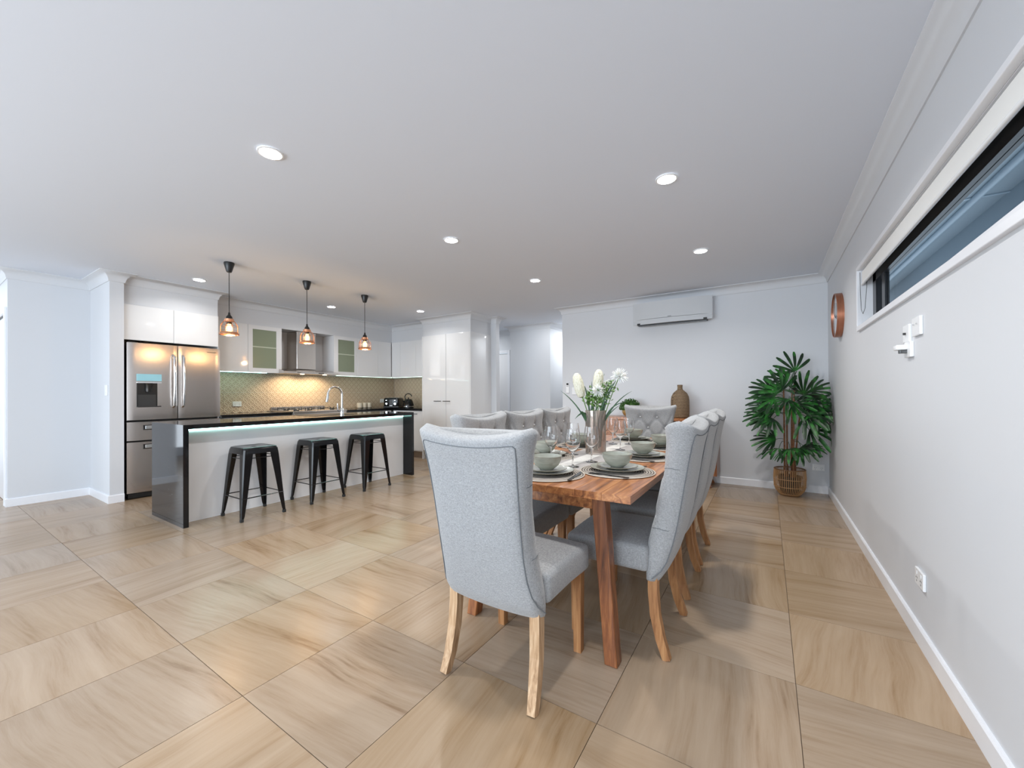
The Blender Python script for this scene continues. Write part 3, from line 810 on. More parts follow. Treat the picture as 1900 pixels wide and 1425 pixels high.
obj('power_base', lathe(BM(), [(0, 0), (.10, 0), (.10, .018), (0, .018)], 32), M['blackplastic'], k_)
obj('base_ring', lathe(BM(), [(.097, .018), (.104, .02), (.104, .032), (.097, .034)], 32, close=True), M['chrome'], k_, smooth=True)
obj('lid_knob', lathe(BM(), [(0, .166), (.012, .17), (.008, .18), (.014, .19), (.0, .2)], 16), M['blackgloss'], k_, smooth=True)
obj('handle', tube(BM(), [(-.06, 0, .16), (-.075, 0, .21), (-.05, 0, .255), (.0, 0, .272), (.05, 0, .255), (.07, 0, .215)], .010, 10), M['blackplastic'], k_, smooth=True)
obj('spout', tube(BM(), [(-.08, 0, .10), (-.115, 0, .13), (-.13, 0, .155)], [.02, .014, .010], 12), M['blackgloss'], k_, smooth=True)


# power points and switches
def plate(label, loc, axis, wd, ht, kind='outlet', name='power_outlet', cat='outlet', dep=.011):
    """wall plate; axis 'y-' faces -Y, 'x-' faces -X, 'x+' faces +X"""
    rz = {'y-': 0, 'x-': -PI / 2, 'x+': PI / 2}[axis]
    t = thing(name, label, cat, loc, rz)
    obj('plate', box(BM(), -wd / 2, wd / 2, -dep, 0, -ht / 2, ht / 2, .003, 2), M['plastic'], t)
    if kind == 'outlet':
        for sx in (-wd / 4, wd / 4):
            s = BM()
            for dx, dz, an in ((-.007, .004, .5), (.007, .004, -.5), (0, -.011, 0)):
                q = BM(); box(q, -.0014, .0014, -dep - .0008, -dep + .001, -.004, .004); merge(s, q, Matrix.Translation((sx + dx, 0, dz - .008)) @ Matrix.Rotation(an, 4, 'Y'))
            obj('socket', s, M['dark'], t)
            obj('rocker', box(BM(), sx - .006, sx + .006, -dep - .002, -dep, .012, .026, .001), M['plastic'], t)
    elif kind == 'switch':
        for dz in (-.015, .015): obj('rocker', box(BM(), -.007, .007, -dep - .003, -dep, dz - .009, dz + .009, .001), M['plastic'], t)
    return t


plate('white double power outlet on the splashback beside the refrigerator', (XK + .0095, 2.775, 1.03), 'x+', .116, .074)
plate('white double power outlet on the splashback behind the toaster', (XK + .0095, 5.42, 1.03), 'x+', .116, .074)
plate('white double power outlet low on the wall beside the potted palm', (.487, YB, .293), 'y-', .116, .072)
plate('white double power outlet low on the right-hand wall', (XR, 2.53, .305), 'x-', .116, .076)
plate('white switch plate on the nib wall beside the refrigerator recess', (-6.06, 1.28, 1.22), 'y-', .075, .116, 'switch', 'light_switch', 'switch')
plate('white light switch right of the air conditioner controller', (-2.525, YB, 1.195), 'y-', .07, .112, 'switch', 'light_switch', 'switch')
t = plate('white aerial plate nearest the camera below the strip window', (XR, 2.535, 1.455), 'x-', .115, .085, 'none', 'wall_plate', 'wall plate', .012)
for dx in (-.02, .025): obj('screw', tube(BM(), [(dx, -.012, .01), (dx, -.016, .01)], .004, 10), M['chrome'], t)
t = plate('white aerial plate with one socket, in the middle below the strip window', (XR, 2.69, 1.44), 'x-', .10, .085, 'none', 'wall_plate', 'wall plate', .012)
obj('aerial_socket', tube(BM(), [(0, -.012, 0), (0, -.022, 0)], .006, 12), M['darkmetal'], t)
t = plate('white cable outlet with a plug sticking out, lowest of the wall plates', (XR, 2.66, 1.36), 'x-', .10, .075, 'none', 'cable_outlet', 'wall plate', .014)
obj('plug', box(BM(), -.05, .01, -.055, -.012, .0, .025, .006), M['plastic'], t, smooth=True)
obj('plug_neck', box(BM(), -.03, .0, -.04, -.012, -.016, .0, .002), M['darkmetal'], t)
t = thing('air_conditioner_controller', 'small white wall controller with dark screen at the left end of the back wall', 'controller', (-2.632, YB, 1.245))
obj('cradle', box(BM(), -.026, .026, -.018, 0, -.082, .082, .004), M['plastic'], t)
obj('screen', box(BM(), -.018, .018, -.0195, -.018, .042, .074), M['dark'], t)
for dx in (-.012, .0, .012): obj('key', box(BM(), dx - .004, dx + .004, -.0198, -.018, .022, .030), M['darkmetal'], t)

# ------------------------------------------------------------------ air conditioner
ac = thing('air_conditioner', 'white split-system air conditioner high on the back wall', 'air conditioner', (-1.075, YB, 2.245))
bm = BM(); n = 24; rows = []
w2, h2 = .497, .148
obj('casing', box(BM(), -w2, w2, -.13, 0, -h2 + .02, h2 - .02, .01), M['plastic'], ac)
for name, z0, z1 in (('front_panel', -h2 + .068, h2), ('lower_panel', -h2, -h2 + .064)):
    bm = BM(); F = []; 
    for i in range(n + 1):
        x = -w2 + 2 * w2 * i / n; y = -.185 + .055 * (x / w2) ** 2; F.append((x, y))
    prism(bm, F + [(w2, -.115), (-w2, -.115)], 'z', z0, z1)
    obj(name, bm, M['acgrey'], ac, smooth=True)
obj('air_outlet', box(BM(), -w2 + .06, w2 - .06, -.15, -.03, -h2 - .008, -h2 + .02), M['dark'], ac)
obj('louvre', box(BM(), -w2 + .07, w2 - .07, -.11, -.10, -h2 - .018, -h2 - .004), M['darkmetal'], ac)
obj('badge', box(BM(), -.03, .015, -.1868, -.184, -h2 + .074, -h2 + .080), M['darkmetal'], ac)

# clock
ckk = thing('wall_clock', 'round wall clock with deep copper rim on the right-hand wall', 'clock', (XR, 4.80, 1.875), -PI / 2)
R_ = .205
def disc_y(prof): # profile (r, depth) lathed about the y axis
    bm = BM(); lathe(bm, prof, 48); bmesh.ops.transform(bm, matrix=Matrix.Rotation(PI / 2, 4, 'X'), verts=bm.verts); return bm
obj('rim', disc_y([(R_ - .006, 0), (R_, 0), (R_, .05), (R_ - .006, .05)] and [(R_ - .005, 0), (R_, 0), (R_, .052), (R_ - .005, .052), (R_ - .005, 0)]), M['clockcopper'], ckk, smooth=True)
obj('face', disc_y([(0, .040), (R_ - .005, .040), (R_ - .005, .036), (0, .036)]), M['mirror'], ckk)
obj('hand', box(BM(), -.004, .004, -.046, -.044, -.02, .12), M['dark'], ckk); hb = box(BM(), -.004, .004, -.046, -.044, -.02, .09)
bmesh.ops.transform(hb, matrix=Matrix.Rotation(2.0, 4, 'Y'), verts=hb.verts); obj('hand', hb, M['dark'], ckk)

# ------------------------------------------------------------------ bar stools
def make_stool():
    t = thing('bar_stool', '', 'stool', (0, 0, 0), 0, 'black metal stools at the island')
    Hs = .665; a = .152
    bm = BM(); n = 4
    # pressed seat: rounded square with a shallow dish, skirt and handle hole
    k = 9; rings = []
    def rs(hw, z, rr=.03, seg=6):
        out = []
        for q in range(4):
            cx, cy = [(1, 1), (-1, 1), (-1, -1), (1, -1)][q]
            for s in range(seg + 1):
                an = q * PI / 2 + s / seg * PI / 2
                out.append((cx * (hw - rr) + rr * math.cos(an), cy * (hw - rr) + rr * math.sin(an), z))
        return out
    levels = [rs(.018, Hs - .006, .017), rs(.03, Hs - .004, .028), rs(.10, Hs - .006, .05), rs(.13, Hs - .003, .04), rs(.14, Hs, .03), rs(.148, Hs - .003, .03), rs(.152, Hs - .012, .03), rs(.158, Hs - .06, .03), rs(.154, Hs - .06, .028), rs(.146, Hs - .014, .026), rs(.02, Hs - .012, .018)]
    for L in levels: rings.append([bm.verts.new(p) for p in L])
    m_ = len(rings[0])
    for A, B in list(zip(rings[:-1], rings[1:])) + [(rings[-1], rings[0])]:
        for q in range(m_): bm.faces.new((A[q], A[(q + 1) % m_], B[(q + 1) % m_], B[q]))
    obj('seat', bm, M['blackgloss'], t, smooth=True)
    for sx, sy in ((1, 1), (-1, 1), (-1, -1), (1, -1)):
        bm = BM()
        def corner(z, off, wdt, th=.004):
            # L section around the corner point (off, off)
            p = off
            return [(sx * (p - wdt), sy * p, z), (sx * (p - wdt * .12), sy * (p + .002), z), (sx * (p + .002), sy * (p - wdt * .12), z), (sx * p, sy * (p - wdt), z),
                    (sx * (p - th), sy * (p - wdt), z), (sx * (p - th * 1.5), sy * (p - th * 1.5), z), (sx * (p - wdt), sy * (p - th), z)]
        secs = [corner(Hs - .02, .150, .080), corner(Hs - .07, .157, .078), corner(.40, .172, .062), corner(.2, .186, .046), corner(.05, .197, .030), corner(.025, .199, .024)]
        R2 = [[bm.verts.new(p) for p in s] for s in secs]
        for A, B in zip(R2[:-1], R2[1:]):
            for q in range(7): bm.faces.new((A[q], A[(q + 1) % 7], B[(q + 1) % 7], B[q]))
        bm.faces.new(R2[0][::-1]); bm.faces.new(R2[-1])
        lg = obj('leg', bm, M['blackgloss'], t)
        obj('rubber_foot', box(BM(), min(sx * .176, sx * .203), max(sx * .176, sx * .203), min(sy * .176, sy * .203), max(sy * .176, sy * .203), 0, .028, .003), M['rubber'], lg)
    for z, off, rr in ((.205, .183, .005), (Hs - .10, .152, .004)):
        for q in range(4):
            A = [(1, 1), (-1, 1), (-1, -1), (1, -1)][q]; B = [(1, 1), (-1, 1), (-1, -1), (1, -1)][(q + 1) % 4]
            obj('footrest_bar' if z < .3 else 'brace', tube(BM(), [(A[0] * off, A[1] * off, z), (B[0] * off, B[1] * off, z)], rr, 8), M['blackgloss'], t, smooth=True)
    return t


sp = make_stool()
for k, (x, y, lab) in enumerate([(-4.225, 1.92, 'black metal bar stool nearest the refrigerator end of the island'), (-4.248, 2.595, 'middle black metal bar stool at the island'), (-4.25, 3.25, 'black metal bar stool nearest the tall pantry')]):
    t = sp if k == 0 else dup(sp, (x, y, 0), 0, lab)
    t.location = (x, y, 0); t['label'] = lab

# ------------------------------------------------------------------ dining table
TT = .75
tb = thing('dining_table', 'long acacia timber dining table with splayed legs', 'table', (-.94, 2.67, 0))
hl, hw = 1.10, .485
top = obj('tabletop', box(BM(), -hw + .002, hw - .002, -hl + .002, hl - .002, TT - .030, TT - .008), M['acacia'], tb)
wids = [.12, .11, .13, .12, .12, .13, .12, .12]; xx = -hw
pm = {}
for k, wd in enumerate(wids):
    # boards run the length; some are finger-jointed from two pieces
    cuts = [(-hl, hl)] if k % 3 else [(-hl, -hl + .8), (-hl + .8, hl)]
    for a_, b_ in cuts:
        obj('plank', box(BM(), -wd / 2 + .0004, wd / 2 - .0004, a_ + .0003, b_ - .0003, TT - .032, TT, .0008, 1), M['acacia'], top, (xx + wd / 2, 0, 0))
    xx += wd
for sy in (-1, 1):
    ye = sy * (hl - .16)
    obj('crossbar', box(BM(), -.30, .30, ye - .035, ye + .035, .64, TT - .0325, .003), M['acacia'], tb)
    for sx in (-1, 1):
        bm = BM(); tw = .052
        A = [(sx * .345, ye - sy * .0)]; 
        tpx, ftx = sx * .302, sx * .375; tpy, fty = ye, ye + sy * .055
        P = []
        for (cx, cy, z, w_) in ((tpx, tpy, TT - .0325, .031), (ftx, fty, 0.0, .028)):
            P.append([bm.verts.new((cx + dx * w_ * (1.0), cy + dy * w_ * 1.1, z)) for dx, dy in ((-1, -1), (1, -1), (1, 1), (-1, 1))])
        for q in range(4): bm.faces.new((P[0][q], P[0][(q + 1) % 4], P[1][(q + 1) % 4], P[1][q]))
        bm.faces.new(P[0][::-1]); bm.faces.new(P[1])
        bmesh.ops.bevel(bm, geom=bm.edges[:], offset=.003, segments=1, affect='EDGES')
        obj('leg', bm, M['acacia_leg'], tb)
obj('rail', box(BM(), -.03, .03, -hl + .18, hl - .18, .655, TT - .0325, .002), M['acacia_leg'], tb)

# ------------------------------------------------------------------ dining chairs
def interp(z, xs, ys):
    if z <= xs[0]: return ys[0]
    for a, b_, c_, d in zip(xs[:-1], xs[1:], ys[:-1], ys[1:]):
        if z <= b_:
            t = (z - a) / (b_ - a); return c_ + (d - c_) * t
    return ys[-1]


CZ = [.33, .37, .42, .50, .60, .75, .85, .95, 1.0]
CR = [.045, .018, .0, -.025, -.05, -.075, -.09, -.108, -.110]
CF = [.105, .108, .108, .10, .078, .046, .028, .014, .012]
CW = [.227, .231, .229, .221, .213, .216, .227, .245, .260]
BUT = []
for r_i, z in enumerate((.915, .81, .705, .60)):
    BUT += [(x, z) for x in ((-.0825, .0825) if r_i % 2 == 0 else (-.165, 0, .165))]
SEG = []
for a in BUT:
    for b_ in BUT:
        if abs(a[1] - b_[1] - .105) < .02 and abs(abs(a[0] - b_[0]) - .0825) < .01: SEG.append((a, b_))
for x in (-.0825, .0825): SEG.append(((x, .915), (x, 1.04)))
for x, z in ((-.165, .81), (.165, .81)): SEG.append(((x, z), (x * 1.35, z + .12)))
for x, z in ((-.165, .60), (0, .60), (.165, .60)):
    pass
for x in (-.0825, .0825): SEG.append(((x, .705 - .0), (x, .705)))
for x, z in [q for q in BUT if q[1] < .65]: SEG.append(((x, z), (x, z - .12)))


def sdist(p, a, b_):
    ax, az = a; bx, bz = b_; dx, dz = bx - ax, bz - az; L = dx * dx + dz * dz
    t = 0 if L < 1e-9 else max(0, min(1, ((p[0] - ax) * dx + (p[1] - az) * dz) / L))
    return math.hypot(p[0] - ax - dx * t, p[1] - az - dz * t)


def tuft(x, z):
    d = 0
    for bx, bz in BUT: d = max(d, .020 * math.exp(-((x - bx) ** 2 + (z - bz) ** 2) / .024 ** 2))
    m_ = min(sdist((x, z), a, b_) for a, b_ in SEG)
    return d + .012 * math.exp(-(m_ / .009) ** 2)


def back_shape(u):
    return max(0.0, 1 - abs(u) ** 7) ** .38


def make_chair():
    t = thing('dining_chair', '', 'chair', (0, 0, 0), 0, 'buttoned linen chairs round the dining table')
    bm = BM(); NF, NR = 44, 16
    levels = [(.33 + (1.0 - .33) * i / 56, 1.0, 0) for i in range(57)]
    for k in range(1, 7):
        a = k / 6 * PI / 2; levels.append((1.0, math.cos(a), .020 * math.sin(a)))
    rings = []
    for z, sc, dz in levels:
        yr, yf, w_ = interp(z, CZ, CR), interp(z, CZ, CF), interp(z, CZ, CW)
        mid, hf = (yr + yf) / 2, (yf - yr) / 2
        roll = math.exp(-((z + dz - .99) / .045) ** 2) * .012
        hf2 = (hf + roll * .6) * max(sc, .12); w2_ = w_ * (1 - .05 * (1 - sc))
        ring = []
        for i in range(NF + 1):
            u = -math.cos(PI * i / NF); u = .5 * u + .5 * (-1 + 2 * i / NF)
            x = u * w2_; wz = 0
            if z + dz > .85: wz = (z + dz - .85) / .18 * (.036 * u * u - .016)
            if z < .42: wz = -(.42 - z) / .09 * .012 * (1 - u * u)
            y = mid + hf2 * back_shape(u)
            if sc > .5 and z > .48: y -= tuft(x, z + dz) * min(1, (z - .48) / .05) * (1 if abs(u) < .9 else max(0, (1 - abs(u)) * 10))
            ring.append(bm.verts.new((x, y, z + dz + wz)))
        for i in range(1, NR):
            u = math.cos(PI * i / NR); u = .5 * u + .5 * (1 - 2 * i / NR)
            wz = 0
            if z + dz > .85: wz = (z + dz - .85) / .18 * (.036 * u * u - .016)
            if z < .42: wz = -(.42 - z) / .09 * .012 * (1 - u * u)
            ring.append(bm.verts.new((u * w2_, mid - hf2 * back_shape(u), z + dz + wz)))
        rings.append(ring)
    n = len(rings[0])
    for A, B in zip(rings[:-1], rings[1:]):
        for q in range(n): bm.faces.new((A[q], A[(q + 1) % n], B[(q + 1) % n], B[q]))
    bm.faces.new(rings[0][::-1]); bm.faces.new(rings[-1])
    bk = obj('backrest', bm, M['fabric'], t, smooth='all')
    # piping on the rear panel
    pts = []
    def rear(x, z):
        yr, yf, w_ = interp(z, CZ, CR), interp(z, CZ, CF), interp(z, CZ, CW)
        mid, hf = (yr + yf) / 2, (yf - yr) / 2
        roll = math.exp(-((z - .99) / .045) ** 2) * .012
        wz = (z - .85) / .18 * (.036 * (x / w_) ** 2 - .016) if z > .85 else 0
        return (x, mid - (hf + roll * .6) * back_shape(x / w_) - .0008, z + wz)
    side = [(.2335, .345), (.222, .38), (.208, .42), (.199, .48), (.196, .56), (.197, .66), (.200, .76), (.205, .86), (.211, .93), (.213, .965)]
    pts = [rear(x, z) for x, z in side] + [rear(.205, .974)] + [rear(.19 - .38 * i / 14, .976) for i in range(15)] + [rear(-.205, .974)] + [rear(-x, z) for x, z in side[::-1]]
    obj('piping', tube(BM(), pts, .0021, 6), M['piping'], bk, smooth=True)
    for sx in (-1, 1):
        for zz in (.56, .83):
            yr, yf, w_ = interp(zz, CZ, CR), interp(zz, CZ, CF), interp(zz, CZ, CW); mid, hf = (yr + yf) / 2, (yf - yr) / 2
            sp_ = [(sx * u * w_, mid + hf * back_shape(u) - tuft(sx * u * w_, zz) * (1 if u < .9 else max(0, (1 - u) * 10)) + .0004, zz + .004 * math.sin(u * 20)) for u in (.80, .86, .91, .95, .975, .99, .998)] + [(sx * (w_ + .0005), mid, zz), (sx * w_ * .998, mid - hf * .35, zz)]
            obj('seam', tube(BM(), sp_, .0011, 5), M['piping'], bk)
    bme = None
    for x, z in BUT:
        if bme is None: bme = mesh_of('button', lathe(BM(), [(0, .004), (.005, .0035), (.008, .001), (.009, -.002), (.0, -.004)], 14), M['button'], True)
        y = interp(z, CZ, CF); obj('button', bme, None, bk, (x, y - .015, z), (-PI / 2, 0, 0))
    # seat
    bm = box(BM(), -.238, .238, .085, .47, .365, .478, .022, 4)
    bmesh.ops.subdivide_edges(bm, edges=[e for e in bm.edges if e.calc_length() > .2], cuts=8, use_grid_fill=True)
    for v in bm.verts:
        if v.co.z > .45: v.co.z += .016 * max(0, 1 - (v.co.x / .24) ** 2) * max(0, 1 - ((v.co.y - .29) / .24) ** 2)
        if v.co.y > .3: v.co.x *= 1 + .05 * (v.co.y - .3) / .18
    obj('seat', bm, M['fabric'], t, smooth=True)
    for sx in (-1, 1):
        rl = [(sx * .195, .070, .372), (sx * .196, .070, .28), (sx * .199, .062, .18), (sx * .203, .040, .08), (sx * .209, .012, 0)]
        o = obj('rear_leg', tube(BM(), rl, [.029, .029, .028, .026, .023], 4, phase=PI / 4), M['oak'], t)
        fl = [(sx * .205, .435, .372), (sx * .205, .437, 0)]
        obj('front_leg', tube(BM(), fl, [.030, .024], 4, phase=PI / 4), M['oak'], t)
    return t


ch = make_chair()
LIST = [(-.928, 1.238, 0, 'grey linen dining chair at the near end of the table, seen from behind'),
        (-.362, 2.03, PI / 2, 'grey linen dining chair on the right side of the table, nearest the camera'),
        (-.372, 2.625, PI / 2, 'middle grey linen dining chair on the right side of the table'),
        (-.375, 3.155, PI / 2, 'grey linen dining chair on the right side of the table, nearest the timber sideboard'),
        (-1.53, 2.08, -PI / 2, 'buttoned linen dining chair on the left side of the table, nearest the camera'),
        (-1.53, 2.62, -PI / 2, 'middle buttoned linen dining chair on the left side of the table'),
        (-1.53, 3.15, -PI / 2, 'buttoned linen dining chair on the left side of the table, nearest the hallway'),
        (-1.015, 4.15, PI, 'buttoned linen dining chair at the far end of the table, facing the camera')]
for k, (x, y, rz, lab) in enumerate(LIST):
    if k == 0: continue
    dup(ch, (x, y, 0), rz, lab)
ch.location = LIST[0][:2] + (0,); ch['label'] = LIST[0][3]
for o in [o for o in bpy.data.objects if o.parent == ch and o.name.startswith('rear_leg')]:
    o.data = o.data.copy(); o.data.materials[0] = M['paleoak']; o['label'] = 'pale timber rear leg'

# ------------------------------------------------------------------ table setting
rn = thing('table_runner', 'taupe table runner with white centre stripe along the dining table', 'table runner', (-.965, 2.75, TT + .0005))
obj('border', box(BM(), -.16, -.045, -.80, .85, 0, .0018), M['linen'], rn); obj('border', box(BM(), .045, .16, -.80, .85, 0, .0018), M['linen'], rn)
obj('centre_stripe', box(BM(), -.045, .045, -.80, .85, 0, .0022), M['runnerwhite'], rn)


def make_mat():
    t = thing('placemat', '', 'placemat', (0, 0, 0), 0, 'round cord placemats')
    for k in range(30):
        r0 = .19 - k * .0064
        if r0 < .007: break
        rr = r0 - .0064
        obj('cord_ring', lathe(BM(), [(rr, .0005), (r0, .0005), (r0 - .001, .003), ((r0 + rr) / 2, .0045), (rr + .001, .003)], 48, close=True) if rr > .002 else lathe(BM(), [(0, .0005), (r0, .0005), (r0, .004), (0, .0045)], 24), M['mat_a'] if k % 2 == 0 else M['mat_b'], t, smooth=True)
    return t


def make_plate(r, h_):
    prof = [(0, .0), (r * .55, .0), (r * .6, .003), (r * .93, h_ - .003), (r, h_), (r * .985, h_ + .002), (r * .9, h_ - .001 + .002), (r * .6, .0075), (0, .006)]
    return lathe(BM(), prof, 48)


def make_bowl():
    prof = [(0, 0), (.034, 0), (.036, .003), (.058, .02), (.072, .045), (.078, .066), (.0785, .068), (.0755, .068), (.069, .045), (.055, .023), (.03, .009), (0, .007)]
    return lathe(BM(), prof, 48)


def rimband(r, z, rr=.0014): return tube(BM(), [(r * math.cos(2 * PI * k / 48), r * math.sin(2 * PI * k / 48), z) for k in range(48)], rr, 6, True)


mt = make_mat()
dp = thing('dinner_plate', '', 'plate', (0, 0, 0), 0, 'sage dinner plates'); obj('dish', make_plate(.137, .018), M['ceramic'], dp, smooth=True); obj('rim', rimband(.1365, .019), M['ceramicrim'], dp, smooth=True)
spl = thing('side_plate', '', 'plate', (0, 0, 0), 0, 'sage side plates'); obj('dish', make_plate(.102, .015), M['ceramic'], spl, smooth=True); obj('rim', rimband(.1015, .016), M['ceramicrim'], spl, smooth=True)
bw = thing('bowl', '', 'bowl', (0, 0, 0), 0, 'sage bowls'); obj('vessel', make_bowl(), M['ceramic'], bw, smooth=True); obj('rim', rimband(.077, .0678), M['ceramicrim'], bw, smooth=True)


def knife_bm():
    bm = BM(); prism(bm, [(-.007, -.10), (.007, -.10), (.008, -.02), (.009, .0), (.010, .07), (.004, .105), (-.006, .11), (-.006, 0), (-.007, -.02)], 'z', 0, .0035); return bm


def fork_bm():
    bm = BM(); prism(bm, [(-.006, -.10), (.006, -.10), (.004, 0), (.003, .03), (.012, .05), (.012, .06), (-.012, .06), (-.012, .05), (-.003, .03), (-.004, 0)], 'z', 0, .0035)
    for k in range(4):
        x = -.0105 + k * .007; box(bm, x - .0017, x + .0017, .058, .105, .0, .003)
    return bm


kn = tag(obj('knife', knife_bm(), M['steelknife']), '', 'knife', 'dark knives'); fk = tag(obj('fork', fork_bm(), M['steelknife']), '', 'fork', 'dark forks')
SET = [(-.94, 1.79, 0, 'at the near end of the table'), (-.66, 2.04, PI / 2, 'on the right side of the table nearest the camera'), (-.665, 2.57, PI / 2, 'second from the camera on the right side of the table'),
       (-.665, 3.10, PI / 2, 'third from the camera on the right side of the table'), (-1.215, 2.29, -PI / 2, 'on the left side of the table nearest the camera'),
       (-1.215, 2.88, -PI / 2, 'on the left side of the table beyond the flower vase'), (-.97, 3.45, PI, 'at the far end of the table')]
for k, (x, y, rz, lab) in enumerate(SET):
    def put(proto, z, label, dx=0, dy=0, r2=0):
        c_, s_ = math.cos(rz), math.sin(rz); px, py = x + dx * c_ - dy * s_, y + dx * s_ + dy * c_
        if k == 0: o = proto; o.location = (px, py, z); o.rotation_euler = (0, 0, rz + r2); o['label'] = label; return o
        return dup(proto, (px, py, z), rz + r2, label)
    put(mt, TT + .0025, 'round cord placemat ' + lab)
    put(dp, TT + .0075, 'sage dinner plate ' + lab); put(spl, TT + .0175, 'sage side plate ' + lab); put(bw, TT + .0265, 'sage bowl ' + lab)
    put(kn, TT + .0075, 'dark knife ' + lab, .158, -.01, .12); put(fk, TT + .0075, 'dark fork ' + lab, -.158, -.01, -.1)


def make_glass():
    t = thing('wine_glass', '', 'wine glass', (0, 0, 0), 0, 'wine glasses on the table')
    prof = [(0, .0), (.034, .0), (.035, .0015), (.012, .006), (.005, .012), (.0038, .03), (.0036, .075), (.006, .078), (.020, .090), (.037, .112), (.0435, .138), (.042, .165), (.036, .208),
            (.0347, .208), (.0407, .165), (.0422, .138), (.036, .114), (.019, .092), (.004, .083), (0, .082)]
    obj('glass', lathe(BM(), prof, 40), M['glass'], t, smooth=True); return t


gl = make_glass()
GL = [(-.876, 2.235, 'wine glass right in front of the flower vase'), (-.905, 2.03, 'wine glass nearest the camera, behind the near bowl'), (-1.095, 2.143, 'leftmost wine glass, behind the near chair'),
      (-1.085, 2.44, 'wine glass left of the flower vase and behind the nearest glass'), (-.885, 2.81, 'front wine glass of the group right of the flower vase'),
      (-1.035, 3.10, 'left wine glass of the group right of the flower vase'), (-.925, 3.16, 'rightmost wine glass, before the far tufted chair'), (-1.16, 3.25, 'wine glass half hidden behind the flower vase')]
for k, (x, y, lab) in enumerate(GL):
    if k == 0: gl.location = (x, y, TT + .003); gl['label'] = lab
    else: dup(gl, (x, y, TT + .003), 0, lab)

# flower vase
vs = thing('flower_vase', 'tall smoky glass cylinder vase holding the white flowers', 'vase', (-.975, 2.565, TT + .003))
obj('glass_cylinder', lathe(BM(), [(0, 0), (.066, 0), (.068, .003), (.068, .29), (.0655, .29), (.0655, .012), (0, .012)], 48), M['smoke'], vs, smooth=True)
VX, VY, VZ = -.975, 2.565, TT


def ribbon(bm, pts, wd, up=(0, 0, 1), fold=.15):
    """long leaf blade along a path"""
    pts = [Vector(p) for p in pts]; rows = []; n = len(pts)
    for i, p in enumerate(pts):
        d = (pts[min(i + 1, n - 1)] - pts[max(i - 1, 0)]).normalized(); s = d.cross(Vector(up))
        if s.length < 1e-3: s = Vector((1, 0, 0))
        s.normalize(); nn = s.cross(d)
        t = i / (n - 1); w_ = wd * .62 * (math.sin(PI * min(1, .12 + t * .88)) ** .6 if t < 1 else 0); w_ = max(w_, .0004)
        rows.append([bm.verts.new(p - s * w_), bm.verts.new(p - nn * w_ * fold), bm.verts.new(p + s * w_)])
    for A, B in zip(rows[:-1], rows[1:]):
        for q in (0, 1): bm.faces.new((A[q], A[q + 1], B[q + 1], B[q]))


def bez(p0, p1, p2, n=9):
    p0, p1, p2 = Vector(p0), Vector(p1), Vector(p2)
    return [(1 - t) ** 2 * p0 + 2 * t * (1 - t) * p1 + t * t * p2 for t in [i / n for i in range(n + 1)]]


# direction across the picture in the room: the vase is seen along (-.35, .94)
AX = Vector((.936, .352, 0)); AD = Vector((-.352, .936, 0))


def vp(a, z, d=0): return Vector((VX, VY, VZ)) + AX * a + AD * d + Vector((0, 0, z))


def flower_root(name, label, cat, grp=None): return thing(name, label, cat, tuple(vp(0, .02)), 0, grp)


def loc_(root, p): return Vector(p) - root.location


# banksias
for lab, base, mid_, top_, ln, tilt in (('cream banksia flower leaning left in the vase', vp(.01, .03), vp(-.03, .22, .01), vp(-.093, .40, .0), .165, Vector((-.22, 0, 1))),
                                        ('cream banksia flower standing upright in the middle of the vase', vp(-.005, .03), vp(.0, .25, .02), vp(.012, .42, .02), .16, Vector((.08, 0, 1)))):
    t = flower_root('banksia', lab, 'flower')
    obj('stem', tube(BM(), [loc_(t, p) for p in bez(base, mid_, top_)], .0035, 6), M['leaf_bright'], t, smooth=True)
    bm = BM(); lathe(bm, [(0, -.01), (.022, 0), (.031, .03), (.034, .07), (.033, .11), (.026, .145), (.012, .162), (0, .165)], 22)
    for v in bm.verts:
        v.co.x *= 1 + random.uniform(-.05, .05); v.co.y *= 1 + random.uniform(-.05, .05)
    hd_ = bmesh.new()
    for k in range(520):
        a = random.uniform(0, 2 * PI); z = random.uniform(.0, .158); r = interp(z, [0, .03, .07, .11, .145, .165], [.022, .031, .034, .033, .024, .003])
        p = Vector((r * math.cos(a), r * math.sin(a), z)); o_ = Vector((math.cos(a), math.sin(a), .7)).normalized() * .007
        s = Vector((-math.sin(a), math.cos(a), 0)) * .0016
        hd_.faces.new([hd_.verts.new(p - s), hd_.verts.new(p + s), hd_.verts.new(p + o_)])
    merge(bm, hd_)
    q = Vector((0, 0, 1)).rotation_difference((AX * tilt.x + Vector((0, 0, tilt.z))).normalized())
    bmesh.ops.transform(bm, matrix=Matrix.Translation(loc_(t, top_) - Vector((0, 0, .015))) @ q.to_matrix().to_4x4(), verts=bm.verts)
    obj('flower_head', bm, M['banksia'], t, smooth=True)
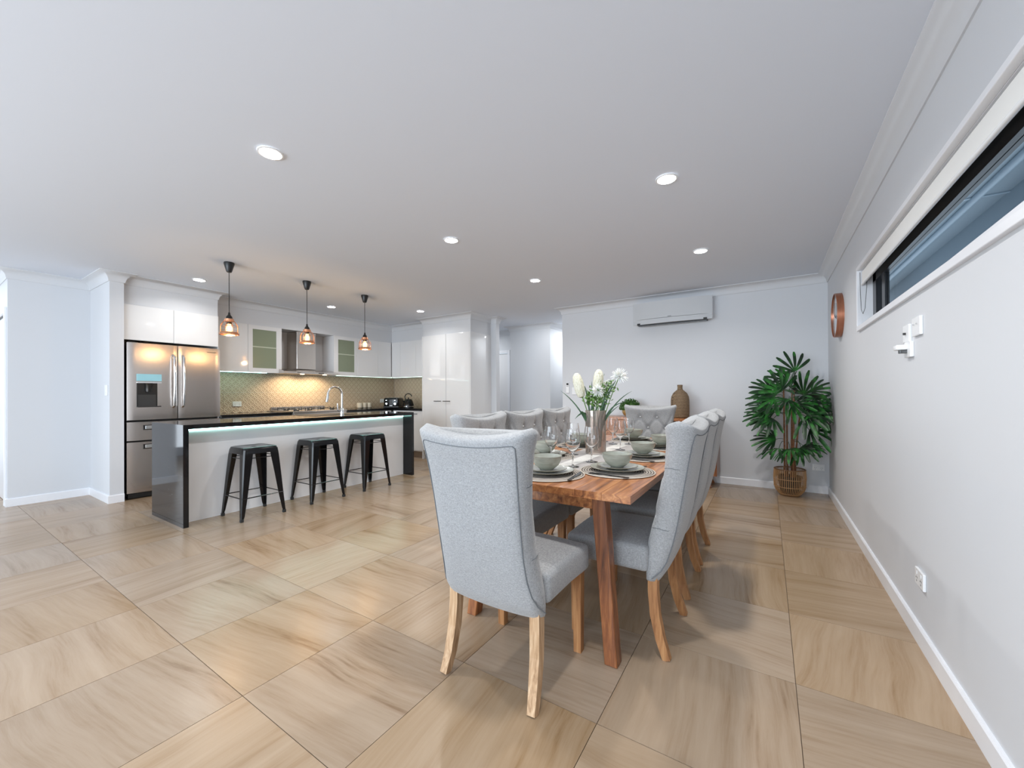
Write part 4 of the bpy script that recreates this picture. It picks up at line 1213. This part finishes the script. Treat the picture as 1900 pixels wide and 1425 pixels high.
# spider chrysanthemums
for lab, base, mid_, top_, R0, nrm in (('white spider chrysanthemum reaching out to the right of the vase', vp(.0, .03), vp(.06, .3, -.01), vp(.155, .515, -.01), .062, Vector((.1, -.5, .7))),
                                       ('white spider chrysanthemum low in the middle, facing the camera', vp(0, .03), vp(.02, .25, -.05), vp(.018, .425, -.07), .050, Vector((.3, -1, .25))),
                                       ('small white bloom behind, between the upright banksia and the right flower', vp(0, .03), vp(.03, .3, .05), vp(.085, .47, .05), .035, Vector((0, -.6, .8)))):
    t = flower_root('chrysanthemum', lab, 'flower')
    obj('stem', tube(BM(), [loc_(t, p) for p in bez(base, mid_, top_)], .003, 6), M['leaf_bright'], t, smooth=True)
    bm = BM(); q = Vector((0, 0, 1)).rotation_difference(nrm.normalized()).to_matrix()
    for k in range(85):
        a = random.uniform(0, 2 * PI); e = random.uniform(-.25, 1.35); ln = R0 * random.uniform(.75, 1.05)
        d = Vector((math.cos(a) * math.cos(e), math.sin(a) * math.cos(e), math.sin(e)))
        tip = d * ln + Vector((0, 0, -.012 if e < .4 else .0)); tube(bm, [q @ Vector((0, 0, 0)), q @ (d * ln * .6), q @ tip], [.0012, .0022, .0012], 4)
    for v in bm.verts: v.co += loc_(t, top_)
    obj('petals', bm, M['petal'], t)
    bm = BM(); lathe(bm, [(0, .008), (.006, .006), (.008, 0), (0, -.004)], 12)
    for v in bm.verts: v.co = q @ v.co + loc_(t, top_) + q @ Vector((0, 0, R0 * .35))
    obj('flower_centre', bm, M['leaf_bright'], t)
# foliage sprays
fo = thing('foliage_spray', 'long dark strap leaves and green sprigs arching out of the vase', 'foliage', tuple(vp(0, .02)))
blades = [((-.01, .05), (-.06, .30), (-.232, .425), .008), ((-.02, .10), (-.05, .42), (.0 - .075, .46), .010), ((0, .05), (-.09, .36), (-.10, .26), .010), ((.0, .10), (-.02, .34), (-.025, .49), .010),
          ((.02, .05), (.05, .34), (.19, .345), .008), ((.02, .08), (.07, .33), (.235, .42), .007), ((.0, .05), (.03, .4), (.12, .475), .011), ((.01, .05), (.05, .38), (.14, .50), .010),
          ((.02, .04), (.04, .25), (.07, .44), .011), ((-.02, .1), (-.05, .25), (-.005, .40), .010), ((-.04, .2), (-.06, .33), (-.135, .235), .010), ((.03, .05), (.04, .3), (.04, .22), .014),
          ((.0, .05), (-.03, .3), (.03, .33), .010), ((.02, .06), (.03, .25), (.16, .33), .007)]
for k, (a, b_, c_, wd) in enumerate(blades):
    bm = BM(); d = random.uniform(-.04, .04)
    ribbon(bm, [loc_(fo, p) for p in bez(vp(a[0], a[1], d * .3), vp(b_[0], b_[1], d), vp(c_[0], c_[1], d * 1.5), 12)], wd, up=tuple(AD * -1))
    obj('leaf', bm, M['leaf_blade'], fo, smooth=True)
bm = BM()
for k in range(300):
    c0 = random.choice([(-.045, .39), (.0, .37), (.06, .42), (.03, .36), (.08, .44)]); a = c0[0] + random.gauss(0, .022); z = c0[1] + random.gauss(0, .03)
    p = loc_(fo, vp(a, z, random.gauss(-.02, .02))); s = Vector((random.gauss(0, 1), random.gauss(0, 1), random.gauss(0, 1))).normalized() * .015; s2 = s.orthogonal().normalized() * .006
    bm.faces.new([bm.verts.new(p - s), bm.verts.new(p + s2), bm.verts.new(p + s), bm.verts.new(p - s2)])
ob = obj('sprig_leaves', bm, M['leaf_bright'], fo); ob['kind'] = 'stuff'

# ------------------------------------------------------------------ sideboard and its things
SX0, SX1, SY0, SY1 = -1.98, -.515, 5.345, 5.725
sd = thing('sideboard', 'low timber sideboard with open compartments against the back wall', 'sideboard', ((SX0 + SX1) / 2, (SY0 + SY1) / 2, 0))
L2, D2 = (SX1 - SX0) / 2, (SY1 - SY0) / 2
obj('top_board', box(BM(), -L2, L2, -D2, D2, .800, .835, .003), M['acacia'], sd)
obj('side_board', box(BM(), -L2, -L2 + .03, -D2, D2, .15, .80, .002), M['acacia_leg'], sd); obj('side_board', box(BM(), L2 - .03, L2, -D2, D2, .15, .80, .002), M['acacia_leg'], sd)
obj('bottom_board', box(BM(), -L2 + .03, L2 - .03, -D2, D2, .15, .185, .002), M['acacia'], sd)
obj('back_board', box(BM(), -L2 + .03, L2 - .03, D2 - .012, D2, .185, .80), M['canister'], sd)
obj('divider', box(BM(), .28, .305, -D2 + .01, D2 - .012, .185, .80), M['acacia_leg'], sd)
obj('shelf', box(BM(), .305, L2 - .03, -D2 + .01, D2 - .012, .46, .48), M['acacia'], sd)
for k in range(2):
    x0 = -L2 + .032 + k * .46
    d = obj('door', box(BM(), x0, x0 + .455, -D2 - .0, -D2 + .018, .188, .797, .002), M['acacia'], sd)
    for q in range(9): obj('slat', box(BM(), x0 + .03, x0 + .425, -D2 - .006, -D2, .22 + q * .062, .265 + q * .062, .002), M['acacia'], d)
for sx in (-1, 1):
    for sy in (-1, 1):
        obj('leg', tube(BM(), [(sx * (L2 - .16), sy * (D2 - .07), .15), (sx * (L2 - .075), sy * (D2 - .04), 0)], [.034, .024], 4, phase=PI / 4), M['acacia_leg'], sd)
t = thing('wire_basket', 'dark slatted basket in the open compartment of the sideboard', 'basket', (-.67, 5.50, .186))
bm = BM()
for k in range(22):
    a = 2 * PI * k / 22; tube(bm, [(.085 * math.cos(a), .085 * math.sin(a), .01), (.10 * math.cos(a + .25), .10 * math.sin(a + .25), .20)], .005, 5)
obj('slats', bm, M['canedark'], t); obj('rim', tube(BM(), [(.10 * math.cos(2 * PI * k / 30), .10 * math.sin(2 * PI * k / 30), .20) for k in range(30)], .007, 6, True), M['canedark'], t)
obj('base', lathe(BM(), [(0, 0), (.088, 0), (.088, .012), (0, .012)], 28), M['canedark'], t)
t = thing('woven_vase', 'tall woven bottle-shaped vase on the right end of the sideboard', 'vase', (-.955, 5.54, .836))
obj('vessel', lathe(BM(), [(0, 0), (.098, 0), (.108, .01), (.112, .08), (.112, .22), (.106, .27), (.085, .315), (.055, .345), (.034, .362), (.03, .385), (.033, .425), (.027, .425), (.025, .385), (0, .375)], 40), M['weave'], t, smooth=True)
t = thing('potted_shrub', 'small clipped green ball plant in a brass-coloured bowl on the sideboard', 'potted plant', (-1.60, 5.53, .836))
obj('pot', lathe(BM(), [(0, 0), (.05, 0), (.085, .015), (.105, .05), (.108, .075), (.098, .105), (.092, .107), (.098, .075), (.08, .03), (0, .02)], 36), M['gold'], t, smooth=True)
bm = BM()
for k in range(900):
    a = random.uniform(0, 2 * PI); e = math.asin(random.uniform(-.25, 1)); r = .138 * random.uniform(.75, 1.03)
    d = Vector((math.cos(a) * math.cos(e), math.sin(a) * math.cos(e), math.sin(e) * .9)); p = d * r + Vector((0, 0, .115))
    s = (d + Vector((random.gauss(0, .6), random.gauss(0, .6), random.gauss(0, .6)))).normalized() * .017; s2 = s.cross(Vector((random.gauss(0, 1), random.gauss(0, 1), .3))).normalized() * .007
    bm.faces.new([bm.verts.new(p - s * .3), bm.verts.new(p + s2 + s * .3), bm.verts.new(p + s), bm.verts.new(p - s2 + s * .3)])
o = obj('foliage', bm, M['shrub'], t); o['kind'] = 'stuff'
bm = BM(); bmesh.ops.create_icosphere(bm, subdivisions=3, radius=.105); bmesh.ops.translate(bm, verts=bm.verts, vec=(0, 0, .115)); obj('crown', bm, M['shrub'], t)

# ------------------------------------------------------------------ potted palm
PX, PY = .205, 5.46
pt = thing('potted_palm', 'tall lady palm in a cane basket in the corner of the room', 'potted plant', (PX, PY, 0))
bm = BM(); R1 = .150
def bprof(z): return interp(z, [0, .02, .06, .10, .2, .30], [.085, .105, .135, .147, .152, .146])
bk = obj('basket', tube(BM(), [(bprof(.30) * math.cos(2 * PI * k / 40), bprof(.30) * math.sin(2 * PI * k / 40), .295) for k in range(40)], .006, 8, True), M['canedark'], pt, smooth=True, label='cane basket')
cane = None
for k in range(52):
    a = 2 * PI * k / 52; pts = [(bprof(z), 0, z + .004) for z in (0, .02, .06, .10, .16, .2, .25, .295)]
    if cane is None: cane = mesh_of('cane', tube(BM(), pts, .0036, 5), M['cane'], True)
    obj('cane', cane, None, bk, rot=(0, 0, a))
for z in (.02, .10, .185):
    obj('hoop', tube(BM(), [((bprof(z) + .003) * math.cos(2 * PI * k / 40), (bprof(z) + .003) * math.sin(2 * PI * k / 40), z + .004) for k in range(40)], .003, 6, True), M['cane'], bk, smooth=True)
obj('base', lathe(BM(), [(0, .0), (.085, .0), (.09, .006), (0, .008)], 32), M['canedark'], bk)
obj('inner_pot', lathe(BM(), [(0, .012), (.085, .012), (.118, .22), (.112, .22), (.10, .20), (0, .20)], 32), M['soil'], pt, smooth=True)
stems = [((-.045, -.02), (-.05, -.01, 1.22)), ((-.02, .03), (-.02, .02, 1.0)), ((.035, -.02), (.05, -.01, 1.28)), ((.02, .02), (.03, .04, 1.15)), ((.05, .03), (.10, .03, .9))]
for (x, y), (tx, ty, tz) in stems:
    pts = bez((x, y, .16), (x * 1.0, y, tz * .5), (tx, ty, tz), 12)
    obj('stem', tube(BM(), pts, [.011 - .004 * k / 12 for k in range(13)], 8), M['stem'], pt, smooth=True)


def fan(center, direction, normal, L, n, spread, droop):
    """a palmate leaf: n blunt strap leaflets radiating from the end of the petiole"""
    bm = BM(); D = Vector(direction).normalized(); Nn = Vector(normal); Nn = (Nn - D * Nn.dot(D)).normalized(); Sd = D.cross(Nn)
    for k in range(n):
        a = spread * (k / (n - 1) - .5) * 2 if n > 1 else 0
        d = D * math.cos(a) + Sd * math.sin(a); l_ = L * (1 - .18 * abs(a) / max(spread, .1)) * random.uniform(.9, 1.08)
        rows = []; m_ = 7; s = Nn.cross(d).normalized()
        for i in range(m_ + 1):
            t = i / m_; p = Vector(center) + d * l_ * t + Vector((0, 0, -droop * t * t * l_)) + Nn * (.012 * math.sin(PI * t))
            w_ = L * .050 * (.35 + 1.0 * min(1, t * 1.9)) * (1 if t < .86 else 1 - (t - .86) * 3.6)
            rows.append([p - s * w_, p - Nn * w_ * .28, p + s * w_])
        V = [[bm.verts.new(q) for q in r] for r in rows]
        for A, B in zip(V[:-1], V[1:]):
            for q in (0, 1): bm.faces.new((A[q], A[q + 1], B[q + 1], B[q]))
    for v in bm.verts:
        if v.co.x > XR - PX - .02: v.co.x = XR - PX - .02 - .15 * (v.co.x - (XR - PX - .02)) * .5
        if v.co.y > YB - PY - .03: v.co.y = YB - PY - .03 - .1 * (v.co.y - (YB - PY - .03))
    return bm


# (origin on stem x,y,z) (leaf hub x,y,z) length droop ; x to the right, y to the back wall, z up
FAN = [((.05, 0, 1.22), (.055, -.02, 1.39), .22, .0, (-.45, -.1, 1.0)), ((.02, 0, 1.2), (-.02, -.04, 1.28), .20, .1, (-.9, -.1, .5)),
       ((-.05, 0, 1.18), (-.07, -.10, 1.17), .25, .05, (-.55, -.3, .8)), ((.03, 0, 1.2), (.13, -.12, 1.13), .27, .05, (.15, -.3, 1.0)),
       ((.04, 0, 1.15), (.20, -.05, 1.16), .22, .2, (1, -.2, .35)), ((-.05, 0, 1.15), (-.17, -.08, 1.16), .23, .2, (-1, -.2, .45)),
       ((-.05, -.02, 1.1), (-.14, -.16, 1.08), .27, .12, (-1, -.4, -.15)), ((-.05, -.02, 1.05), (-.02, -.17, 1.08), .22, .25, (-.6, -.7, -.5)),
       ((.04, 0, 1.1), (.06, -.2, 1.10), .25, .15, (.4, -1, .15)), ((.05, 0, 1.08), (.22, -.1, 1.04), .24, .3, (1, -.3, .05)),
       ((.05, 0, 1.0), (.20, -.14, .98), .26, .3, (.8, -.5, -.35)), ((-.05, 0, 1.0), (-.18, -.02, .98), .22, .2, (-1, -.1, .05)),
       ((-.05, 0, .92), (-.20, -.10, .90), .24, .2, (-1, -.3, -.15)), ((-.03, 0, .92), (-.15, -.16, .86), .22, .25, (-.7, -.5, -.4)),
       ((.08, 0, .95), (.24, -.02, .92), .22, .35, (1, -.1, -.2)), ((.05, 0, .9), (.14, -.18, .90), .25, .3, (.7, -.8, -.3)),
       ((.03, 0, 1.1), (.05, .12, 1.14), .22, .2, (.2, 1, .3)), ((-.04, 0, 1.1), (-.12, .12, 1.12), .22, .2, (-.8, .6, .3)),
       ((.08, 0, .8), (.18, -.05, .74), .25, .35, (.9, -.3, -.25)), ((.05, 0, .62), (.10, -.12, .56), .20, .4, (.6, -.8, -.2)),
       ((-.04, 0, .62), (-.13, -.04, .62), .22, .3, (-1, -.1, .15)), ((-.05, 0, .6), (-.10, -.12, .53), .21, .45, (-.7, -.7, -.1)),
       ((-.02, 0, .6), (.0, -.16, .54), .19, .6, (-.1, -1, -.1)), ((.03, 0, .6), (.13, -.08, .56), .18, .45, (.9, -.5, 0)),
       ((.0, 0, 1.1), (.03, -.10, 1.02), .22, .2, (.9, -.6, -.3)), ((.0, 0, 1.16), (.02, -.06, 1.20), .22, .1, (.2, -.5, .9)),
       ((.05, 0, 1.1), (.16, .08, 1.10), .20, .3, (.8, .5, .2)), ((.05, 0, .9), (.15, .10, .92), .20, .3, (.8, .4, .0)), ((-.05, 0, .9), (-.14, .10, .92), .20, .3, (-.8, .5, .0)),
       ((.10, 0, .9), (.13, .02, .99), .20, .3, (.6, .2, .5))]
for (o_, hub, L, dr_, dr) in FAN:
    lf = obj('leaf', fan(hub, dr, (random.uniform(-.5, .5), random.uniform(-1.1, -.3), .75), L * 1.13, random.choice((7, 8, 9)), 1.3, dr_ * .8), M['leaf_dark'], pt, smooth=True)
    obj('petiole', tube(BM(), bez(o_, ((o_[0] + hub[0]) / 2, (o_[1] + hub[1]) / 2, max(o_[2], hub[2]) + .03), hub, 6), .003, 5), M['leaf_blade'], lf, smooth=True)
